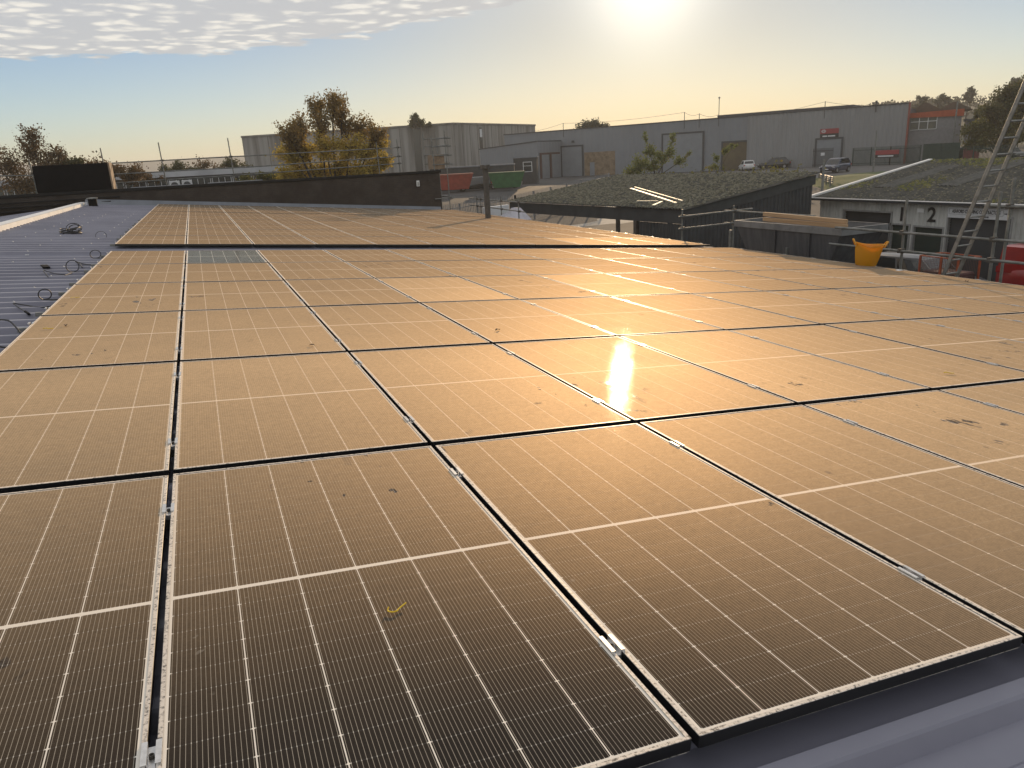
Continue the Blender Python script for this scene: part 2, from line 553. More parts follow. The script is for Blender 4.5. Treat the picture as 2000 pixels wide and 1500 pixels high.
PAN = make_panel()
protoclamp = make_clamp(PAN)
rows = [(k * GY, 0) for k in range(6)]
rows += [(13.62 + k * GY, 1) for k in range(6)] + [(26.68 + k * GY, 1) for k in range(3)]
random.seed(4)
first = True
for ri, (ry, far) in enumerate(rows):
    for ci in range(11):
        cxx = SEAM[ci]
        if first:
            p = PAN
            first = False
        else:
            p = copy_tree(PAN)
        x, y = (SEAM[ci] + SEAM[ci + 1] - PW) / 2, ry + (GY - PL) / 2
        dz = zoff(x, y) if far else 0.0
        jit = 0.0
        p.location = rl(x, y, dz + random.uniform(-0.0012, 0.0012))
        p.rotation_euler = (R(0.19) if far else random.uniform(-1, 1) * R(0.05), TH + (R(0.26) if far else random.uniform(-1, 1) * R(0.05)), random.uniform(-1, 1) * R(0.03))
        lab = 'dusty solar panel in the %s row from the camera, %s from the ridge side' % (ORD[ri], ORD[ci])
        film = 1.0 + random.uniform(-0.05, 0.05)
        if (ri, ci) == (5, 1):
            film = 0.10
            lab = 'clean dark grey solar panel beside tan ones, just before the wide black gap'
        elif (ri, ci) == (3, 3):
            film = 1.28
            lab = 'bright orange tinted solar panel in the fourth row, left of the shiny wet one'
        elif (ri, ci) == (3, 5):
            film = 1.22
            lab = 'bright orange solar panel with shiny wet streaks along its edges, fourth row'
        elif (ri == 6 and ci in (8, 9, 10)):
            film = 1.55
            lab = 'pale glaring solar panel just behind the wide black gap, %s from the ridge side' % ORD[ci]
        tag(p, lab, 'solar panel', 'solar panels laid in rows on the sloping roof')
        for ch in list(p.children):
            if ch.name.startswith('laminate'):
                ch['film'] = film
            elif ch.name.startswith('clamp'):
                if p is PAN:
                    ch.location = (PW + 0.010, 0.385, 0)
# second clamp of every panel, end clamps at the left edge; far rows too small to show them
for p in [o for o in COL.objects if o.name.startswith('solar_panel')]:
    cl = [c for c in p.children if c.name.startswith('clamp')][0]
    cl.location = (PW + 0.010, 0.385, 0)
    if p.location.y > 21:
        for ch in list(cl.children):
            bpy.data.objects.remove(ch)
        bpy.data.objects.remove(cl)
        continue
    c2 = copy_tree(cl, p)
    c2.location = (PW + 0.010, 1.735, 0)
    if p.location.x < -0.9:
        for yy in (0.385, 1.735):
            c3 = copy_tree(cl, p)
            c3.location = (-0.010, yy, 0)

# mounting rails under the panels
for ri, (ry, far) in enumerate(rows):
    if ri > 9:
        break
    for q, yy in enumerate((0.385, 1.735)):
        r_ = MB()
        y = ry + (GY - PL) / 2 + yy
        r_.box(-1.154 - 0.10, 11.56, -0.02, 0.02, -0.075, -0.037)
        o = r_.build('mounting_rail', M_ALU)
        o.matrix_world = Matrix.Translation(rl(0, y, zoff(0, y) if far else 0)) @ Matrix.Rotation(TH + (R(0.26) if far else 0), 4, 'Y')
        tag(o, 'aluminium rail end poking out left of panel row %s, %s edge' % (ORD[ri], ('near', 'far')[q]), 'rail', 'aluminium rails under the panel rows')

# ------------------------------------------------------------------ our building
bld = empty('industrial_building', (0, 0, 0), label='low industrial building whose grey ribbed roof carries the solar panels', cat='building')
ROOFZ = -0.125


def roof_sheet(y0, y1, x0, x1, mirror=False):
    mb = MB()
    pitch, rh = 0.375, 0.052
    k0 = math.floor(y0 / pitch)
    prof = []
    y = y0
    kk = k0
    while kk * pitch < y1:
        b = kk * pitch
        for a, d in ((0.0, 0), (0.115, 0), (0.125, 0.006), (0.150, 0.006), (0.160, 0.0), (0.262, 0), (0.285, .85), (0.292, 1), (0.338, 1), (0.345, .85), (0.368, 0)):
            yy = b + a
            if y0 <= yy <= y1:
                prof.append((yy, d * rh if d in (0, 1, .85) else d))
        kk += 1
    prev = None
    for yy, d in prof:
        pts = []
        for xx in (x0, x1):
            if mirror:
                e = rl(x0, yy, ROOFZ + zoff(x0, yy) + d)
                pts.append((e.x - (x0 - xx), e.y, e.z - (x0 - xx) * math.tan(TH)))
            else:
                pts.append(tuple(rl(xx, yy, ROOFZ + zoff(xx, yy) + d)))
        b = mb.P(pts)
        if prev is not None:
            mb.f.append((prev, prev + 1, b + 1, b))
        prev = b
    return mb


RX0, RX1, RY0, RY1 = -3.78, 11.74, -3.4, 33.42
roof_sheet(RY0, RY1, RX0, RX1).build('roof_sheet', M_ROOF, bld)
roof_sheet(RY0, RY1, RX0 - 0.02, -8.2, True).build('roof_sheet', M_ROOF, bld)
# screws with washers on the rib crowns
scw = MB()
random.seed(8)
for j, xx in enumerate((-3.5, -2.9, -2.35, -1.6, 0.6, 2.4, 4.2)):
    y = -2.8
    k = math.floor(-2.8 / 0.375)
    while True:
        yy = k * 0.375 + 0.314
        k += 1
        if yy > 26:
            break
        if xx > -1.2 and yy > 0:
            continue
        if (k + j * 2) % 3 == 0 or (xx > -1.2 and k % 2 == 0):
            c = rl(xx + random.uniform(-0.01, 0.01), yy, ROOFZ + zoff(xx, yy) + 0.052)
            scw.lathe([(0.013, 0.0), (0.012, 0.004), (0.007, 0.005), (0.007, 0.013), (0.0, 0.0135)], 8, c, cap=False)
o = scw.build('roof_screws', M_CLAMP, bld, smooth=True)
o['kind'] = 'stuff'
# ridge capping: notched white riser on both sides and a folded top
rc = MB()
for sgn in (1, -1):
    yy = RY0
    x_r = RX0 + sgn * 0.16
    while yy < RY1 - 1.0:
        e = rl(x_r if sgn > 0 else RX0 - 0.0, yy, ROOFZ + zoff(RX0, yy))
        yn = yy + 0.375
        z0 = rl(RX0 + 0.16, yy, ROOFZ + zoff(RX0, yy)).z
        zt = z0 + 0.155
        rc.box(e.x - 0.002 if sgn > 0 else RX0 - 0.16, (e.x + 0.002) if sgn > 0 else RX0 - 0.156, yy, yy + 0.262, z0 + 0.012, zt)
        rc.box(e.x - 0.002 if sgn > 0 else RX0 - 0.16, (e.x + 0.002) if sgn > 0 else RX0 - 0.156, yy + 0.262, yn, z0 + 0.05, zt)
        yy = yn
nseg = 12
for i in range(nseg):
    ya, yb = RY0 + i * (RY1 - 1.0 - RY0) / nseg, RY0 + (i + 1) * (RY1 - 1.0 - RY0) / nseg
    za = rl(RX0 + 0.16, ya, ROOFZ + zoff(RX0, ya)).z + 0.158
    zb = rl(RX0 + 0.16, yb, ROOFZ + zoff(RX0, yb)).z + 0.158
    xr = rl(RX0 + 0.16, 0, ROOFZ).x
    rc.face([(xr + 0.006, ya, za), (xr + 0.006, yb, zb), (RX0, yb, zb + 0.02), (RX0, ya, za + 0.02)])
    rc.face([(RX0, ya, za + 0.02), (RX0, yb, zb + 0.02), (RX0 - 0.166, yb, zb), (RX0 - 0.166, ya, za)])
rc.build('ridge_cap', M_WHITE, bld)
# eaves gutter and its lip (black), patches of white tape on it
gt = MB()
for (ya, yb) in ((RY0, 13.0), (13.0, RY1)):
    ga, gb = rl(RX1, ya, ROOFZ + zoff(RX1, ya + 0.001)), rl(RX1, yb, ROOFZ + zoff(RX1, yb))
    gt.hexa([(ga.x - 0.02, ya, ga.z - 0.14), (ga.x + 0.13, ya, ga.z - 0.14), (ga.x - 0.02, yb, gb.z - 0.14), (ga.x + 0.13, yb, gb.z - 0.14),
             (ga.x - 0.02, ya, ga.z - 0.012), (ga.x + 0.13, ya, ga.z + 0.012), (ga.x - 0.02, yb, gb.z - 0.012), (ga.x + 0.13, yb, gb.z + 0.012)])
gt.build('gutter', M_BLACK, bld)
wl = MB()
eR = rl(RX1 - 0.12, 0, ROOFZ - 0.03)
eL = rl(RX0, 0, ROOFZ - 0.03)
zL = eL.z - 3.4 * math.tan(TH)
wl.prism([(eR.x, 0), (eR.x, eR.z), (RX0, eL.z), (-8.0, zL), (-8.0, 0)], RY1 - RY0 - 0.1, 'y', RY0 + 0.05)
wl.build('wall', mat('building_render', (0.35, 0.34, 0.32), (0.28, 0.27, 0.26), rough=0.8, scale=1.2), bld)
# upstand flashing against the neighbouring brick wall
fl = MB()
for i in range(10):
    xa, xb = RX0 + i * (11.0 - RX0) / 10, RX0 + (i + 1) * (11.0 - RX0) / 10
    pa, pb = rl(xa, RY1 - 0.10, ROOFZ + zoff(xa, RY1) + 0.05), rl(xb, RY1 - 0.10, ROOFZ + zoff(xb, RY1) + 0.05)
    fl.face([pa, pb, pb + Vector((0, 0.16, 0.20)), pa + Vector((0, 0.16, 0.20))])
fl.build('wall_flashing', M_GREYFL, bld)

# ------------------------------------------------------------------ ground
def gz(x, y):
    s = x * 0.371 + y * 0.929
    t = min(max((s - 45) / 45, 0), 1)
    return 2.1 * t * t * (3 - 2 * t)


gm = MB()
xs = [-1600, -900, -500, -200] + list(range(-120, 201, 10)) + [260, 400, 700, 1150, 1600]
ys = [-60, -40] + list(range(-20, 201, 10)) + [260, 400, 700, 1300, 2000]
base = gm.P([(x, y, gz(x, y)) for y in ys for x in xs])
nx = len(xs)
for j in range(len(ys) - 1):
    for i in range(nx - 1):
        gm.f.append((base + j * nx + i, base + j * nx + i + 1, base + (j + 1) * nx + i + 1, base + (j + 1) * nx + i))
M_ASPH = mat('yard_asphalt', (0.05, 0.05, 0.05), (0.032, 0.032, 0.033), rough=0.9, scale=0.35, detail=8, bump=0.15, bscale=20)
tag(gm.build('ground', M_ASPH, smooth=True), kind='structure')
M_CONC = mat('pale_concrete', (0.30, 0.29, 0.27), (0.22, 0.215, 0.20), rough=0.85, scale=1.5, bump=0.1, bscale=12)
M_GRASS = mat('grass', (0.055, 0.085, 0.022), (0.085, 0.10, 0.03), rough=0.9, scale=0.9, bump=0.6, bscale=25)


def sheet(name, poly, m, dz, kind='structure', n=1):
    mb = MB()
    # fan of small quads following the ground
    P = [Vector((x, y)) for x, y in poly]
    N = 10
    b = mb.P([((P[0].lerp(P[1], i / N)).lerp(P[3].lerp(P[2], i / N), j / N).to_tuple() + (0,)) for j in range(N + 1) for i in range(N + 1)])
    mb.v = [(x, y, gz(x, y) + dz) for x, y, z in mb.v]
    for j in range(N):
        for i in range(N):
            q = b + j * (N + 1) + i
            mb.f.append((q, q + 1, q + N + 2, q + N + 1))
    return tag(mb.build(name, m, smooth=True), kind=kind)


sheet('concrete_yard', [(9, 41), (33, 41), (46, 58), (10, 60)], M_CONC, 0.012)
sheet('service_road', [(46, 64), (92, 50), (100, 78), (54, 104)], mat('old_road', (0.12, 0.115, 0.11), (0.085, 0.083, 0.08), rough=0.85, scale=0.5, detail=7), 0.03)
# grassy bank
gb = MB()
N = 14
cxg, cyg = 65.0, 53.0
ux, uy = Vector((0.92, -0.39)), Vector((0.39, 0.92))
b0 = len(gb.v)
for j in range(N + 1):
    for i in range(N + 1):
        a, b = i / N * 2 - 1, j / N * 2 - 1
        p = Vector((cxg, cyg)) + ux * a * 9.5 + uy * b * 6.0
        h = max(0, (1 - a ** 4)) * max(0, 1 - b ** 4) * (0.75 + 0.12 * mnoise.noise((p.x * .4, p.y * .4, 0)))
        gb.P([(p.x, p.y, gz(p.x, p.y) + h - 0.02)])
for j in range(N):
    for i in range(N):
        q = b0 + j * (N + 1) + i
        gb.f.append((q, q + 1, q + N + 2, q + N + 1))
tag(gb.build('grass_bank', M_GRASS, smooth=True), kind='structure')


# ------------------------------------------------------------------ brick neighbour with parapet
def brick_material(name, c1, c2, mortar):
    m = bpy.data.materials.new(name)
    m.use_nodes = True
    t = m.node_tree
    g = G(t)
    b = t.nodes['Principled BSDF']
    geo = g.n('ShaderNodeNewGeometry')
    s = g.n('ShaderNodeSeparateXYZ', ins={0: geo.outputs['Position']})
    vec = g.n('ShaderNodeCombineXYZ', ins={0: g.m('ADD', s.outputs[0], s.outputs[1]), 1: s.outputs[2], 2: 0.0}).outputs[0]
    br = g.n('ShaderNodeTexBrick', ins={'Vector': vec, 'Color1': c1 + (1,), 'Color2': c2 + (1,), 'Mortar': mortar + (1,), 'Scale': 1.0,
                                        'Mortar Size': 0.008, 'Brick Width': 0.225, 'Row Height': 0.075, 'Bias': 0.0})
    nz = g.noise(geo.outputs['Position'], 1.3, 5, 0.65)
    c = g.mix(g.ss(nz, 0.35, 0.7), br.outputs['Color'], tuple(x * 0.55 for x in c1))
    t.links.new(c, b.inputs['Base Color'])
    b.inputs['Roughness'].default_value = 0.88
    return m


M_BRICK = brick_material('dark_brick', (0.062, 0.046, 0.036), (0.045, 0.035, 0.03), (0.06, 0.056, 0.05))
bb = empty('brick_building', (0, 33.55, 0), label='dark brick parapet wall of the next building at the far end of the roof', cat='building')
w = MB()
w.box(-14, 11.05, 0, 9, 0, 5.08)
w.build('wall', M_BRICK, bb)
c = MB()
c.box(-14.05, 11.12, -0.05, 0.30, 5.083, 5.20)
c.box(-14.05, 11.12, 0.30, 9, 5.083, 5.10)
c.build('coping', mat('dark_coping', (0.022, 0.022, 0.022), (0.016, 0.016, 0.016), rough=0.8, scale=2, spec=0.2), bb, bevel=0.012)
s_ = MB()
for k in range(3):
    s_.box(-14, -3.2 + k * 0.35, -0.10 - 0.04 * (2 - k), -0.052, 4.55 + k * 0.16, 4.60 + k * 0.16)
s_.build('ledge', mat('dark_coping', (0.05, 0.05, 0.05)), bb, bevel=0.01)
sl = empty('security_light', (9.95, 33.50, 4.66), label='small white bulkhead light on the dark brick parapet wall', cat='light')
q = MB()
q.box(-0.07, 0.07, -0.07, 0.0, -0.13, 0.13)
q.build('housing', M_WHITE, sl, bevel=0.012)
q = MB()
q.box(-0.045, 0.045, -0.076, -0.071, -0.10, 0.06)
q.build('lens', glassmat('lamp_lens', (0.35, 0.35, 0.33), 0.25), sl)

# black plant box on the parapet
pb = empty('rooftop_box', (-4.02, 34.3, 5.10), label='large black box standing on the roof behind the brick parapet', cat='rooftop box')
q = MB()
q.box(-1.36, 1.28, -0.55, 0.65, 0.10, 1.13)
q.build('casing', M_BLACK, pb, bevel=0.02)
q = MB()
q.box(1.283, 1.34, -0.56, 0.66, 0.10, 1.135)
q.build('side_board', mat('raw_timber_edge', (0.30, 0.22, 0.15), (0.22, 0.16, 0.11), rough=0.8, scale=6), pb)
q = MB()
q.box(-1.40, 1.40, -0.70, 0.75, 0.0, 0.097)
q.build('plinth', mat('dark_coping', (0.05, 0.05, 0.05)), pb)

# vent stub near the ridge
vn = empty('roof_vent', tuple(rl(-3.32, 31.6, ROOFZ + 0.14)), label='short dark round vent stub at the far end of the ridge', cat='roof vent')
q = MB()
q.lathe([(0.17, -0.05), (0.17, 0.04), (0.15, 0.05), (0.15, 0.30)], 20)
q.build('pipe', M_BLACK, vn, smooth=True)
q = MB()
q.lathe([(0.19, 0.30), (0.20, 0.315), (0.19, 0.34), (0.05, 0.36)], 20)
q.build('cap', M_GALV, vn, smooth=True)


# ------------------------------------------------------------------ scaffolding
def coupler(mb, p, s=0.045):
    x, y, z = p
    mb.box(x - s, x + s, y - s, y + s, z - s * 0.9, z + s * 0.9)
    mb.tube([(x - s * 1.9, y, z + s * .4), (x + s * 1.9, y, z + s * .4)], 0.011, 6)


def guard_rail(label, posts, rails, loc=(0, 0, 0), name='guard_rail', lean=0.0, extra=None):
    """posts: (x,y,z0,z1); rails: list of point lists"""
    e = empty(name, loc, label=label, cat='guard rail', group='scaffold guard rails round the roofs')
    L = Vector(loc)
    for (x, y, z0, z1) in posts:
        m = MB()
        m.tube([Vector((x, y, z0)) - L, Vector((x + lean, y, z1)) - L], 0.0242, 10)
        p = m.build('post', M_GALV, e, smooth=True)
        cm = MB()
        n = 0
        for r in rails:
            a, b_ = Vector(r[0]), Vector(r[-1])
            ab = b_ - a
            t = (Vector((x, y, 0)) - Vector((a.x, a.y, 0))).dot(Vector((ab.x, ab.y, 0))) / max(1e-6, ab.x ** 2 + ab.y ** 2)
            q = a + ab * t
            if -0.05 < t < 1.05 and (Vector((q.x, q.y)) - Vector((x, y))).length < 0.16 and z0 < q.z < z1:
                coupler(cm, (q - L) * 0.5 + (Vector((x, y, q.z)) - L) * 0.5)
                n += 1
        if n:
            cm.build('coupler', M_RUSTY, p)
    for r in rails:
        m = MB()
        m.tube([Vector(q) - L for q in r], 0.0242, 10)
        m.build('rail', M_GALV, e, smooth=True)
    return e


RXX = 12.3
guard_rail('grey scaffold guard rail beside the yellow tub along the right eaves',
           [(RXX + 0.05, 9.02, 0, 4.42), (RXX + 0.05, 7.27, 0, 4.58), (RXX + 0.05, 3.6, 0, 4.5)],
           [[(RXX, 10.62, 3.815), (RXX, 2.5, 3.82)], [(RXX, 10.75, 3.475), (RXX, 2.5, 3.49)]], (RXX, 9, 0))
guard_rail('scaffold guard rail and standards behind the aluminium ladder',
           [(13.15, 7.62, 0, 4.75), (13.15, 6.0, 0, 4.8)],
           [[(13.1, 8.05, 4.28), (13.1, 5.2, 4.28)]], (13.1, 7.0, 0))
guard_rail('scaffold guard rail at the far right roof corner by the square steel post',
           [(RXX, 32.1, 0, 3.98), (RXX, 31.6, 0, 3.92), (RXX, 29.1, 0, 4.02), (RXX, 27.2, 0, 3.95)],
           [[(RXX + 0.05, 33.3, 3.84), (RXX + 0.05, 26.7, 3.82)], [(RXX + 0.05, 33.3, 3.53), (RXX + 0.05, 26.7, 3.46)]], (RXX, 30, 0))
guard_rail('faint scaffold rails round the loading bay left of the grey skip',
           [(RXX, 15.95, 0, 3.98), (14.0, 15.95, 0, 3.95)],
           [[(RXX - 0.15, 15.9, 3.79), (14.6, 15.9, 3.83)], [(RXX - 0.15, 15.9, 3.47), (14.6, 15.9, 3.50)],
            [(14.05, 16.4, 3.80), (14.05, 13.0, 3.80)], [(14.05, 16.4, 3.46), (14.05, 13.0, 3.46)]], (13, 15.9, 0))
# rail on the brick roof
guard_rail('scaffold guard rail on the flat roof behind the brick parapet and black box',
           [(-5.65, 35.4, 5.08, 6.55), (-2.98, 35.2, 5.08, 6.85), (-0.75, 35.2, 5.08, 6.98), (2.05, 35.2, 5.08, 7.05), (8.6, 35.2, 5.08, 6.6), (9.6, 35.2, 5.08, 6.7)],
           [[(-2.9, 35.25, 6.23), (3.0, 35.25, 6.27), (9.75, 35.25, 6.33)], [(-7.5, 35.25, 5.98), (-2.9, 35.25, 5.78), (3.0, 35.25, 5.80), (9.75, 35.25, 5.92)], [(-2.9, 35.25, 5.42), (3.0, 35.25, 5.48), (9.75, 35.25, 5.60)]], (0, 35.2, 5.08), lean=-0.03)
# tower at the corner of the wall
tw = empty('scaffold_tower', (11.5, 34.2, 0), label='slim scaffold tower at the right end of the brick parapet wall', cat='scaffold tower')
for (x, y) in ((-0.05, -0.75), (-0.7, 0.55), (-0.05, 0.55), (-0.7, -0.75)):
    if (x, y) == (-0.7, -0.75):
        z0, z1 = 5.2, 6.75
    else:
        z0, z1 = 0.0, 6.95
    m = MB().tube([(x, y, z0), (x - 0.05, y, z1)], 0.0242, 10)
    m.build('standard', M_GALV, tw, smooth=True)
for z in (3.9, 5.45, 5.85, 6.25, 6.6):
    m = MB()
    m.tube([(-0.78, -0.70, z), (0.2, -0.70, z)], 0.0242, 8)
    m.tube([(-0.78, 0.6, z + 0.05), (0.25, 0.6, z + 0.05)], 0.0242, 8)
    m.tube([(0.0, -0.9, z + 0.05), (0.0, 0.8, z + 0.05)], 0.0242, 8)
    m.build('ledger', M_GALV, tw, smooth=True)
m = MB().box(-0.62, -0.14, -0.6, 0.5, 5.25, 5.9)
m.build('timber_board', mat('raw_timber_edge', (0.30, 0.22, 0.15)), tw)

# square steel post at the far right corner of the array
sp = empty('steel_post', (10.32, 25.5, 3.0), label='dark square post with a cap plate rising at the roof edge', cat='post')
MB().box(-0.085, 0.085, -0.085, 0.085, -3.0, 2.22).build('shaft', M_RUSTY, sp, bevel=0.012)
MB().box(-0.17, 0.17, -0.17, 0.17, 2.224, 2.25).box(-0.15, -0.05, -0.12, 0.12, 2.25, 2.36).box(0.06, 0.15, -0.12, 0.12, 2.25, 2.36).build('cap_plate', M_RUSTY, sp, bevel=0.006)

# aluminium ladder leaning against the scaffold
ld = empty('ladder', (12.2, 8.0, 3.1), label='long aluminium ladder leaning beside the right eaves scaffold', cat='ladder')
ang = math.atan2(0.95, 2.95)
dirl = Vector((0, -math.sin(ang), math.cos(ang)))
off = Vector((0.37, 0.0, 0.0))
a0 = dirl * -1.2


def stile(o):
    m = MB()
    Mx = frame((0, 0, 0), (1, 0, 0), dirl)
    for p in (((-0.012, 0.012, -0.033, 0.033)),):
        m.box(p[0], p[1], p[2], p[3], -1.6, 4.6, Matrix.Translation(o) @ Mx)
    return m.build('stile', M_ALU, ld, bevel=0.004)


stile(Vector((0, 0.02, 0)))
stile(Vector((0.37, 0.02, 0)))
k = -1.5
while k < 4.5:
    p = dirl * k
    m = MB().tube([(0.0, p.y + 0.02, p.z), (0.37, p.y + 0.02, p.z)], 0.0155, 8)
    m.build('rung', M_ALU, ld, smooth=True)
    k += 0.262
rp = MB()
rp.tube([(13.0, 6.55, 3.0), (13.02, 6.53, 4.3), (13.03, 6.50, 6.4)], 0.009, 6)
tag(rp.build('rope', M_RUBBER), 'thin dark rope hanging straight down to the right of the ladder', 'rope')

# yellow flexible tub on the eaves
tb = empty('flexible_tub', tuple(rl(11.50, 9.02, ROOFZ + 0.125)), (R(2), R(6), R(-38)), 'bright yellow flexible tub with two handles on the right roof edge', 'tub')
MTUB = bpy.data.materials.new('yellow_tub_plastic')
MTUB.use_nodes = True
tt = MTUB.node_tree
tt.nodes.clear()
gg = G(tt)
d_ = gg.n('ShaderNodeBsdfDiffuse', ins={'Color': (0.62, 0.36, 0.012, 1)})
t_ = gg.n('ShaderNodeBsdfTranslucent', ins={'Color': (0.95, 0.42, 0.010, 1)})
gl_ = gg.n('ShaderNodeBsdfGlossy', ins={'Color': (1, 1, 1, 1), 'Roughness': 0.35})
m1 = gg.n('ShaderNodeMixShader', ins={0: 0.38, 1: d_.outputs[0], 2: t_.outputs[0]})
m2 = gg.n('ShaderNodeMixShader', ins={0: 0.05, 1: m1.outputs[0], 2: gl_.outputs[0]})
oo = gg.n('ShaderNodeOutputMaterial', ins={'Surface': m2.outputs[0]})
m = MB()
n = 40
H = 0.37


def tubring(r, z, sag=1.0):
    out = []
    for k in range(n):
        a = 2 * PI * k / n
        ww = 1 + 0.04 * math.cos(2 * a)
        zz = z
        if z > 0.33:
            zz = z + sag * (0.03 * abs(math.cos(a)) ** 2 - 0.018 * abs(math.sin(a)) ** 3)
        out.append((r * ww * math.cos(a), r * 0.98 / ww * math.sin(a), zz))
    return out


prof = [(0.165, 0.0), (0.172, 0.015), (0.195, 0.13), (0.214, 0.25), (0.231, H), (0.239, H + 0.004), (0.239, H - 0.012)]
rings = [m.P(tubring(r, z)) for r, z in prof]
inner = [(0.228, H - 0.004), (0.209, 0.25), (0.190, 0.13), (0.168, 0.018)]
rings += [m.P(tubring(r, z)) for r, z in inner]
order = rings[:5] + rings[5:6] + rings[7:]
for a, b in zip(order, order[1:]):
    for k in range(n):
        l = (k + 1) % n
        m.f.append((a + k, a + l, b + l, b + k))
m.f.append(tuple(order[0] + k for k in range(n)))
m.f.append(tuple(order[-1] + k for k in range(n)))
m.build('bucket', MTUB, tb, smooth=True)
for s in (1, -1):
    m = MB()
    pts = []
    for k in range(9):
        a = PI * k / 8
        pts.append((s * (0.234 + 0.055 * math.sin(a)), 0.075 * math.cos(a), H - 0.02 + 0.10 * math.sin(a)))
    m.tube(pts, [0.014, 0.014, 0.016, 0.018, 0.019, 0.018, 0.016, 0.014, 0.014], 8)
    m.build('handle', MTUB, tb, smooth=True)

# grey steel skip standing in the loading bay
M_SKIP = mat('dull_zinc_sheet', (0.105, 0.11, 0.12), (0.07, 0.073, 0.08), rough=0.55, metal=0.3, scale=1.6, stretch=(6, 6, 0.6), lo=0.3, hi=0.7, rvar=0.2)
sk = empty('skip', (12.45, 10.6, 2.85), label='grey sheet metal skip with sloping ends beside the right eaves', cat='skip')
m = MB()
T = 0.9
y0t, y1t, y0b, y1b = 0.0, 3.36, 0.42, 2.9
m.hexa([(0.12, y0b, 0), (1.1, y0b, 0), (0.12, y1b, 0), (1.1, y1b, 0), (0.02, y0t + .03, T - 0.1), (1.25, y0t + .03, T - 0.1), (0.02, y1t - .03, T - 0.1), (1.25, y1t - .03, T - 0.1)])
m.build('tub_body', M_SKIP, sk, bevel=0.01)
m = MB()
for (xa, xb, ya, yb) in ((-0.02, 0.02, y0t - .02, y1t + .02), (1.25, 1.29, y0t - .02, y1t + .02), (0.02, 1.25, y0t - .02, y0t + .02), (0.02, 1.25, y1t - .02, y1t + .02)):
    m.box(xa, xb, ya, yb, T - 0.12, T + 0.03)
m.build('rim', mat('rim_zinc', (0.20, 0.205, 0.21), (0.14, 0.145, 0.15), rough=0.5, metal=0.3, scale=3), sk, bevel=0.006)
m = MB()
for yy in (0.95, 2.02):
    m.hexa([(0.075, yy, 0.1), (0.14, yy, 0.1), (0.075, yy + 0.025, 0.1), (0.14, yy + 0.025, 0.1), (-0.012, yy - .1, T - 0.13), (0.05, yy - .1, T - 0.13), (-0.012, yy - .075, T - 0.13), (0.05, yy - .075, T - 0.13)])
m.build('rib', M_SKIP, sk)
m = MB()
m.box(-0.12, -0.05, 3.36, 3.44, 0.1, T - 0.2)
m.box(-0.10, -0.05, 1.42, 1.48, 0.1, T - 0.47)
m.build('bracket', M_GALV, sk, bevel=0.008)
MB().box(0.1, 1.2, 0.3, 3.0, -2.85, -0.01).build('stand', M_RUSTY, sk)
M_TIMB = mat('new_timber', (0.46, 0.31, 0.18), (0.34, 0.22, 0.12), rough=0.75, scale=3, stretch=(1, .2, 8), bump=0.1)
for k, (xa, za, tilt, lab) in enumerate(((0.02, T + 0.045, 0.0, 'lower pale timber joist lying along the rim of the grey skip'),
                                         (0.07, T + 0.145, 0.0, 'upper pale timber joist stacked on another along the skip rim'))):
    m = MB()
    m.box(-0.03, 0.03, -1.22, 1.22, -0.045, 0.045)
    o = m.build('timber_joist', M_TIMB, bevel=0.004)
    o.location = (12.45 + xa, 11.72 + 0.06 * k, 2.85 + za + 0.045)
    o.rotation_euler = (R(0.8 + 0.5 * k), 0, R(1.0))
    tag(o, lab, 'timber', 'timbers on the skip')

# ------------------------------------------------------------------ small things on the roof and panels
ML = [0]


def wire(name, pts, r, m, label, cat, group=None, n=6, sub=True):
    P = [Vector(p) for p in pts]
    if sub and len(P) > 2:
        out = []
        for i in range(len(P) - 1):
            p0, p1, p2, p3 = P[max(i - 1, 0)], P[i], P[i + 1], P[min(i + 2, len(P) - 1)]
            for q in range(5):
                t = q / 5
                out.append(0.5 * ((2 * p1) + (-p0 + p2) * t + (2 * p0 - 5 * p1 + 4 * p2 - p3) * t * t + (-p0 + 3 * p1 - 3 * p2 + p3) * t ** 3))
        out.append(P[-1])
        P = out
    mb = MB()
    mb.tube([rl(*p) for p in P], r, n)
    return tag(mb.build(name, m, smooth=True), label, cat, group)


RZ = ROOFZ + 0.05


def loop(cx_, cy_, rad, h, tail):
    pts = [(cx_ + rad * 1.2, cy_ - 0.02, RZ)]
    for k in range(11):
        a = -PI / 2 + 2 * PI * k / 10
        pts.append((cx_ + rad * math.cos(a) * 0.55, cy_ + rad * 0.3 * math.cos(a), RZ + h + h * math.sin(a)))
    pts.append((cx_ + tail[0], cy_ + tail[1], RZ))
    return pts


G_C = 'black cable tails at the left edge of the panels'
wire('cable_tail', [(-1.17, 5.75, RZ + .03), (-1.22, 5.85, RZ + .08), (-1.30, 5.98, RZ + .12), (-1.42, 6.05, RZ + .10), (-1.50, 6.05, RZ), (-1.7, 5.9, RZ)], 0.007, M_RUBBER, 'black cable arching off the left panel edge, nearest the camera', 'cable', G_C)
wire('cable_tail', [(-1.15, 5.3, RZ + .02), (-1.25, 5.35, RZ + .03), (-1.35, 5.5, RZ + 0.04), (-1.5, 5.6, RZ)], 0.007, M_RUBBER, 'black cable lying flat where the panel edge leaves the photo at left', 'cable', G_C)
wire('cable_tail', [(-1.15, 7.4, RZ + .02), (-1.3, 7.42, RZ), (-1.47, 7.55, RZ + .01), (-1.56, 7.6, RZ + .02), (-1.52, 7.5, RZ + .01), (-1.36, 7.08, RZ)], 0.006, M_RUBBER, 'black cable bent in a sharp V with a thick plug end on the ribbed roof', 'cable', G_C)
wire('cable_plug', [(-1.385, 7.14, RZ + .005), (-1.33, 7.0, RZ)], 0.013, M_BLACK, 'thick black connector at the end of the V-shaped cable', 'cable plug', sub=False)
